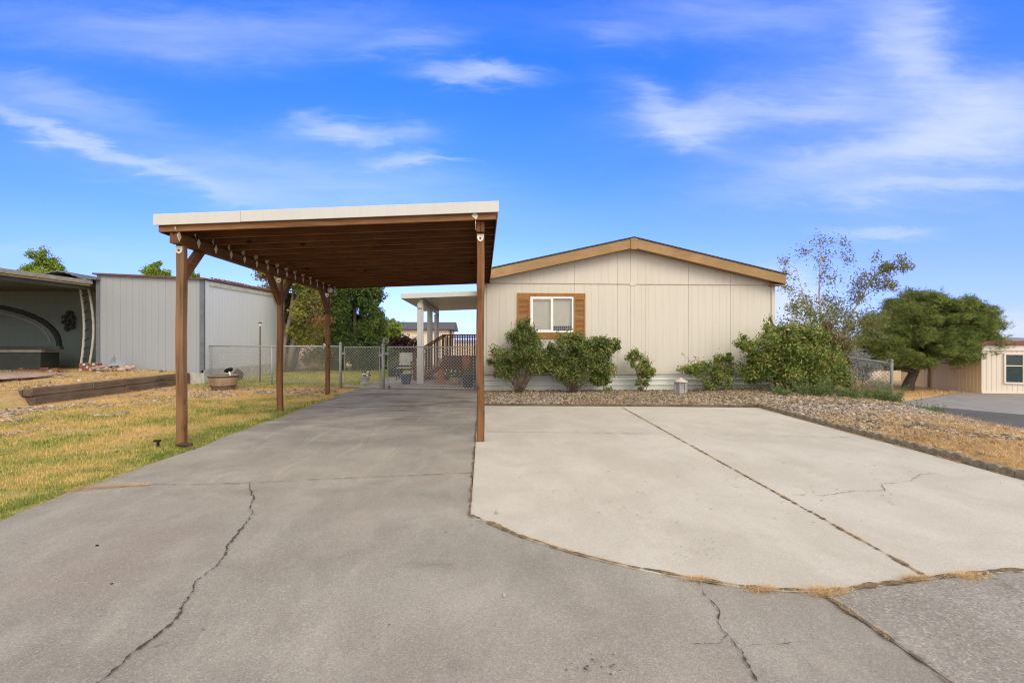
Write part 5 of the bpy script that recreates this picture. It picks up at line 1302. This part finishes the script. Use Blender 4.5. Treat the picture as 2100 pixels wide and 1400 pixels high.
mb = MB(); mb.box(-20.0,-14.4,16.8,17.5,.42,.98); mb.build('body', M['sagedark'], CB)
mb = MB(); mb.box(-20.05,-14.35,16.77,17.5,1.0,1.08); mb.build('top_edge', M['gutter'], CB)
# terrace timbers
TW = thing('timber_retaining_wall', (-9.6,13.8,0), 'two course weathered timber retaining wall holding the neighbour terrace', 'retaining wall')
for zc, zz_ in ((0, 0), (1, .17)):
    ysp = [10.95, 13.6, 16.45] if zc == 0 else [10.9, 12.5, 15.0, 16.45]
    for a, b in zip(ysp, ysp[1:]):
        mb = MB(); o_ = random.uniform(-.012, .012); mb.box(-9.70+o_, -9.50+o_, a+.004, b-.004, zz_-.05 if zc == 0 else zz_-.002, zz_+.165); mb.build('timber', M['tie'], TW, bevel=.014)
mb = MB(); mb.box(-12.0,-9.72,10.90,11.08,.0,.30); mb.build('timber', M['tie'], TW, bevel=.012)
PT = MB(); PT.lathe((-13.2,13.6,.40), [(1.5,0),(1.5,.035),(1.45,.045),(.02,.045)], 40, False); tag(PT.build('stone_circle', M['flagstone'], org=(-13.2,13.6,.4)), 'round pinkish stone paving circle on the neighbour terrace', 'paving')
# pyramid ornament on a rubble mound
RM = MB()
for k in range(26): RM.blob((-11.35+random.gauss(0,.28), 15.9+random.gauss(0,.14), .47+random.random()*.12), (.13*random.uniform(.6,1.3), .1, .07), k, 1, .3)
tag(RM.build('rubble_mound', M['flagstone'], org=(-11.35,15.9,.45)), 'small mound of broken bricks and stones before the pale wall', 'rubble')
mb = MB(); c = (-11.35,15.8); mb.add([(c[0]-.18,c[1]-.12,.60),(c[0]+.16,c[1]-.15,.60),(c[0]+.2,c[1]+.16,.60),(c[0]-.16,c[1]+.16,.60),(c[0]-.02,c[1]+.0,.92)], [(0,1,2,3),(0,4,1),(1,4,2),(2,4,3),(3,4,0)])
tag(mb.build('pyramid_ornament', M['foil'], org=(-11.35,15.8,.6)), 'shiny metal pyramid ornament on top of the rubble mound', 'ornament')
BK = thing('brick_stack', (-12.15,15.9,.45), 'row of red perforated bricks stacked at the pale building left corner', 'bricks')
for r in range(3):
    for k in range(6):
        mb = MB(); xx = -12.42+k*.093+random.uniform(-.004,.004); mb.box(xx, xx+.08, 15.8, 16.0, .43+r*.085, .43+r*.085+.075); mb.build('brick', M['brick'] if (k+r) % 3 else M['brickpale'], BK, bevel=.006)
rn = random.Random(9)
bp = MB(); bp.box(-.10,.10,-.05,.05,0,.04); b0_ = bp.build('brick', M['brick'], org=(0,0,0), bevel=.006)
for k in range(12):
    o = b0_ if k == 0 else link(b0_.copy()); o.location = (-14.1+k*.13+rn.uniform(-.05,.05), 15.7+rn.uniform(-.2,.2), .44+(.06 if k % 4 == 1 else 0)); o.rotation_euler = (0, rn.uniform(-.1,.1), rn.uniform(-1,1))
    tag(o, ORD[k]+' loose red brick from the left in the scattered row on the terrace', 'brick', 'loose red bricks on the terrace')

# ------------------------------------------------------------------ far building seen under the patio cover
FBD = thing('beige_building', (-6,46,-.6), 'far beige building with dark low roof beyond the yard', 'building')
mb = MB(); mb.box(-14.5,-3.0,44.5,52,-.75,2.48); mb.build('wall', M['beige'], FBD)
mb = MB(); mb.prism([(44.1,2.5),(44.1,2.58),(48.2,3.35),(52.4,2.58),(52.4,2.5)], -15,-2.6, 'x'); mb.build('roof', M['greyroof'], FBD)
mb = MB(); mb.box(-2.98,-2.8,44.4,44.6,.9,2.45); mb.build('corner_board', M['greyroof'], FBD)
mb = MB(); mb.box(-9.6,-8.6,47.8,48.6,3.1,3.55); mb.build('roof_vent', M['greyroof'], FBD)

# ------------------------------------------------------------------ right neighbour
RN = thing('neighbour_home', (27,24,-1.13), 'cream and tan ribbed neighbour home with red brown roof band on the right', 'house')
A_ = Vector((24.0,22.1,0)); B_ = Vector((24.5,27.2,0)); C_ = Vector((31.0,19.6,0)); zt, zb = 1.32, -1.18
def ribbed(a, b, z0, z1, rib, mat, name, parent, depth=.012):
    a = Vector(a); b = Vector(b); L = (b-a).length; d = (b-a)/L; nrm = Vector((d.y, -d.x, 0)); mb = MB(); pts = []; s = 0
    while s < L:
        pts += [(s, 0), (s+rib*.55, 0), (s+rib*.62, -depth), (s+rib*.93, -depth)]; s += rib
    pts = [(min(p, L), q) for p, q in pts]; pts.append((L, 0)); vs = []
    for p, q in pts:
        v = a+d*p+nrm*q; vs += [(v.x, v.y, z0), (v.x, v.y, z1)]
    mb.add(vs, [(2*k, 2*k+2, 2*k+3, 2*k+1) for k in range(len(pts)-1)])
    return mb.build(name, mat, parent, fix=False)
ribbed(B_, A_, zb, zt-.2, .2, M['tan'], 'side_wall', RN); ribbed(A_, C_, zb+.1, .92, .2, M['tanw'], 'front_wall', RN)
dv = (C_-A_).normalized(); nv = Vector((dv.y, -dv.x, 0))
mb = MB(); back = -nv*4.8
p = [A_-nv*.06, C_-nv*.06, C_-nv*5, A_-nv*5+Vector((-.0,0,0))]
mb.prism([(A_.x+.08, A_.y+.08), (C_.x, C_.y+.1), (C_.x+2, C_.y+6), (B_.x+.1, B_.y)], zb, 1.2, 'z'); mb.build('core', M['tanw'], RN)
mb = MB(); q1 = A_+nv*.03; q2 = C_+nv*.03; mb.bar((q1.x,q1.y,1.06),(q2.x,q2.y,1.06),.04,.27); mb.build('fascia', M['tanw'], RN)
mb = MB(); q1 = A_-dv*.25+nv*.12; q2 = C_+nv*.12
mb.prism([(q1.x,q1.y),(q2.x,q2.y),(C_.x+2.2,C_.y+6.2),(B_.x-.2,B_.y+.2)], 1.2, 1.40, 'z'); mb.build('roof', M['redroof'], RN)
mb = MB(); q1 = A_+nv*.02; q2 = C_+nv*.02; mb.bar((q1.x,q1.y,-1.12),(q2.x,q2.y,-1.12),.05,.14); mb.build('base_board', M['tanw'], RN)
# front window
def wpt(s, off, z): v = A_+dv*s+nv*off; return (v.x, v.y, z)
s0, s1, z0_, z1_ = .85, 2.35, -.60, .78
wb = MB()
wb.bar(wpt(s0,.035,z0_), wpt(s1,.035,z0_), .07, .08); wb.bar(wpt(s0,.035,z1_), wpt(s1,.035,z1_), .07, .08)
for s in (s0+.035, (s0+s1)/2, s1-.035): wb.bar(wpt(s,.035,z0_+.045), wpt(s,.035,z1_-.045), .06, .07, (dv.x, dv.y, 0))
wb.bar(wpt(s0+.07,.03,.22), wpt(s1-.07,.03,.22), .05, .045)
wn = wb.build('window', M['tanw'], RN)
mb = MB(); mb.bar(wpt(s0+.02,.012,(z0_+z1_)/2), wpt(s1-.02,.012,(z0_+z1_)/2), .012, z1_-z0_-.06); mb.build('pane', M['darkglass'], wn)
# side wall window band and down pipe
sv = (A_-B_).normalized(); sn = Vector((sv.y, -sv.x, 0))
def spt(s, off, z): v = B_+sv*s+sn*off; return (v.x, v.y, z)
mb = MB(); mb.bar(spt(1.0,.05,.55), spt(3.6,.05,.55), .06, .62); sw = mb.build('window', M['sagedark'], RN)
for a, b in ((1.08,2.0),(2.25,3.5)):
    mb = MB(); mb.bar(spt(a,.085,.57), spt(b,.085,.57), .01, .46); mb.build('pane', M['darkglass'], sw)
    mb = MB(); mb.bar(spt(a,.095,.30), spt(b,.095,.30), .015, .035); mb.bar(spt(a,.095,.82), spt(b,.095,.82), .015, .035); mb.build('frame', M['vinyl'], sw)
mb = MB(); mb.tube([spt(2.1,.08,.2), spt(2.1,.08,-1.15)], .05, 8); mb.build('downpipe', M['fascia'], RN)
mb = MB(); mb.lathe((27,21.8,1.40), [(.05,0),(.05,.28),(.1,.29),(.1,.36),(.02,.4)], 10); mb.build('roof_vent', M['iron'], RN)
# pale building further back
PB = thing('pale_building', (23,33,-1.1), 'low pale building seen behind the right chain link fence', 'building')
mb = MB(); mb.box(19.0,27.0,31.5,38,-1.2,.55); mb.build('wall', M['tanw'], PB)
mb = MB(); mb.box(18.8,27.2,31.3,38.2,.552,.66); mb.build('roof', M['greyroof'], PB)

# ------------------------------------------------------------------ small things
HBP = thing('barrel_planter', (-7.3,14.6,0), 'half barrel planter of weathered staves before the chain link fence', 'planter')
c = (-7.32,14.25,0); mb = MB(); mb.lathe(c, [(.29,0),(.33,.13),(.365,.28),(.385,.40),(.35,.40),(.345,.35)], 28); mb.build('staves', M['barrel'], HBP)
for z, r in ((.08,.316),(.34,.381)):
    mb = MB(); mb.lathe(c, [(r-.01,z-.0),(r+.003,z),(r+.010,z+.045),(r,.045+z)], 28); mb.build('hoop', M['iron'], HBP)
mb = MB(); mb.lathe(c, [(.34,.33),(.2,.37),(.02,.38)], 24); mb.build('soil', M['soil'], HBP)
SL = thing('solar_light', (-7.12,14.2,.38), 'black round solar light tipped over in the half barrel planter', 'garden light')
mb = MB(); mb.tube([(-7.06,14.12,.38),(-7.12,14.16,.5)], .02, 8); mb.build('stem', M['vinyl'], SL)
mb = MB(); mb.tube([(-7.12,14.16,.50),(-7.125,14.165,.515),(-7.14,14.175,.54),(-7.15,14.18,.56)], [.03,.09,.12,.10], 16); mb.build('cap', M['black'], SL)
TT = thing('torch_stake', (-7.35,16.6,0), 'tall dark garden torch stake before the pale side wall', 'garden torch')
mb = MB(); mb.tube([(-7.35,16.6,0),(-7.35,16.6,1.88)], .024, 8); mb.build('pole', M['rust'], TT)
mb = MB(); mb.lathe((-7.35,16.6,1.84), [(.025,0),(.045,.08),(.035,.1)], 12); mb.build('lamp', M['paper'], TT)
mb = MB(); mb.lathe((-7.35,16.6,1.94), [(.06,0),(.06,.02),(.02,.05)], 12); mb.build('cap', M['iron'], TT)
mb = MB(); mb.blob((-8.6,17.7,.17), (.17,.15,.2), 4, 3, .12); tag(mb.build('boulder', M['tie_end'], org=(-8.6,17.7,0)), 'small brown boulder against the pale building footing', 'rock')
# stone lantern-like ornament in the front bed
ON = thing('stone_ornament', (5.05,12.0,0), 'grey stone garden ornament with pinkish round lid in the gravel', 'garden ornament')
c = (5.0,12.05,0); mb = MB(); mb.lathe(c, [(.10,0),(.13,.03),(.12,.10),(.115,.2),(.13,.26),(.14,.30),(.12,.31)], 18); mb.build('body', M['stonegrey'], ON)
for a in np.linspace(0, 5.2, 6):
    mb = MB(); mb.bar((c[0]+.13*math.cos(a), c[1]+.13*math.sin(a), .04), (c[0]+.145*math.cos(a), c[1]+.145*math.sin(a), .30), .035, .035); mb.build('rib', M['stonegrey'], ON)
mb = MB(); mb.lathe((c[0],c[1],.31), [(.17,0),(.175,.02),(.13,.05),(.05,.075),(.04,.10),(.012,.12)], 20); mb.build('lid', M['stonelid'], ON)
# pebbles on the concrete
for px, py, r, z, lb in ((1018,1055,.012,.012,'small round grey stone resting near the left corner of the pale slab'),(1034,1223,.009,.0,'small round grey stone on the dark driveway nearest the camera')):
    x, y = G(px, py); mb = MB(); mb.blob((x, y, z+r*.9), r*1.15, 5, 2, .08); tag(mb.build('pebble', M['stonegrey'], org=(x,y,z)), lb, 'stone')
for px, py, r, lb in ((199,1119,.012,'dark leaf scrap lying left on the driveway'),(229,1197,.008,'black speck of debris left on the driveway near the bottom')):
    x, y = G(px, py); mb = MB(); mb.blob((x, y, r*.3), (r, r*.7, r*.4), 6, 1, .3); tag(mb.build('debris', M['black'], org=(x,y,0)), lb, 'debris')
mb = MB(); x, y = G(384,916); mb.blob((x-.03,y,.03), (.11,.04,.03), 8, 2, .1); tag(mb.build('flat_stone', M['tie_end'], org=(x,y,0)), 'flat brown stone at the foot of the front left carport post', 'stone')
x, y = G(324,914); SP = thing('sprinkler', (x,y,0), 'small black sprinkler head in the grass left of the front carport post', 'sprinkler')
mb = MB(); mb.tube([(x,y,0),(x,y,.06)], .016, 8); mb.build('riser', M['black'], SP); mb = MB(); mb.box(x-.05,x+.03,y-.02,y+.02,.055,.075); mb.build('nozzle', M['black'], SP)
# beyond the gate
def pot(name, c, prof, mat, label, plant=None, cat='pot'):
    t_ = thing(name, c, label, cat); mb = MB(); mb.lathe(c, prof, 24); mb.build('body', mat, t_)
    mb = MB(); r = prof[-1][0]*.95; z = prof[-1][1]; mb.lathe((c[0],c[1],c[2]), [(r, z-.03), (.02, z-.02)], 20); mb.build('soil', M['soil'], t_)
    if plant:
        P = ell((c[0],c[1],c[2]+z+plant[1]*.4), (plant[0],plant[0],plant[1]), plant[2], .1); V_, F_ = leaf_mesh(P, rand_dirs(len(P)), plant[3]*(.6+.8*RNG.random(len(P))), .5); np_mesh('foliage', V_, F_, M[plant[4]], t_)
    return t_
pot('ceramic_pot', (-2.42,15.6,0), [(.11,0),(.13,.03),(.165,.15),(.185,.27),(.20,.30),(.205,.33),(.18,.33)], M['blueglaze'], 'blue glazed pot on the patio left of the white post')
pot('planter_tub', (-3.40,19.2,0), [(.24,0),(.27,.02),(.29,.22),(.315,.24),(.32,.42),(.29,.42)], M['darkpot'], 'dark grey planter tub beyond the drive gate', (.28,.2,350,.08,'weed'), 'planter')
pot('ceramic_pot', (-.42,14.15,0), [(.12,0),(.15,.02),(.19,.2),(.17,.38),(.18,.40),(.15,.40)], M['greenpot'], 'dark green pot just behind the drive gate beside the home', (.17,.14,300,.05,'arbordark'))
CHR = thing('patio_chair', (-2.75,17.4,0), 'weathered slatted patio chair standing behind the blue pot', 'chair')
for k in range(6):
    mb = MB(); z = .52+k*.075; mb.box(-2.98,-2.50,17.60+k*.012,17.62+k*.012,z,z+.06); mb.build('back_slat', M['oldwhite'], CHR)
for k in range(6):
    mb = MB(); y = 17.15+k*.075; mb.box(-2.98,-2.50,y,y+.06,.42,.44); mb.build('seat_slat', M['oldwhite'], CHR)
for x in (-2.99,-2.49):
    mb = MB(); mb.bar((x,17.15,0),(x,17.2,.62),.03,.03); mb.build('leg', M['iron'], CHR)
    mb = MB(); mb.bar((x,17.75,0),(x,17.62,.98),.03,.03); mb.build('leg', M['iron'], CHR)
    mb = MB(); mb.bar((x,17.12,.63),(x,17.66,.63),.05,.03); mb.build('armrest', M['iron'], CHR)
# wooden lattice bench under the railing
PB2 = thing('wooden_bench', (-.9,15.6,0), 'orange brown wooden bench with shaped ends and lattice apron by the deck', 'bench')
for x in (-1.32,-.52):
    h = .42 if x < -1 else .86
    mb = MB(); mb.prism([(x-.17,0),(x-.12,.04),(x-.10,h*.5),(x-.12,h),(x+.12,h),(x+.10,h*.5),(x+.12,.04),(x+.17,0)], 15.55,15.60,'y'); mb.build('end_panel', M['redwood'], PB2, bevel=.005)
mb = MB()
for k in range(14):
    xx = -1.42+k*.062; mb.bar((xx,15.64,.50),(xx+.16,15.64,.76),.008,.016); mb.bar((xx+.16,15.655,.50),(xx,15.655,.76),.008,.016)
mb.build('lattice', M['pressure'], PB2)
for z in (.48,.78): mb = MB(); mb.box(-1.46,-.42,15.61,15.67,z-.02,z+.02); mb.build('rail', M['pressure'], PB2)
FBK = thing('flower_basket', (-.95,15.35,0), 'wicker basket of white flowers under the lattice bench', 'flower basket')
mb = MB(); mb.lathe((-.85,15.3,0), [(.14,0),(.17,.1),(.20,.22),(.17,.22)], 16); mb.build('basket', M['barrel'], FBK)
rn = random.Random(2)
for k in range(9):
    mb = MB(); mb.blob((-.95+rn.uniform(-.22,.25), 15.25+rn.uniform(-.1,.1), .28+rn.uniform(0,.24)), (.026,.024,.024), k, 1, .2); mb.build('flower', M['petalwhite'], FBK)
P = ell((-.9,15.32,.33), (.24,.15,.13), 380, .1); V_, F_ = leaf_mesh(P, rand_dirs(380), .05, .5); np_mesh('leaves', V_, F_, M['arbordark'], FBK)
FPL = thing('flower_planter', (-3.62,15.6,0), 'small pale stone planter with black and white blooms at the lawn edge', 'planter')
c = (-3.72,15.7,0); mb = MB(); mb.lathe(c, [(.16,0),(.16,.03),(.12,.05),(.13,.17),(.17,.20),(.17,.23),(.14,.23)], 16); mb.build('urn', M['stonegrey'], FPL)
for k in range(14):
    mb = MB(); mb.blob((c[0]+rn.uniform(-.13,.13), c[1]+rn.uniform(-.1,.1), .25+rn.uniform(0,.14)), .038, k, 1, .2); mb.build('flower', M['petalwhite'] if k % 2 else M['black'], FPL)
print('objects', len(bpy.data.objects))
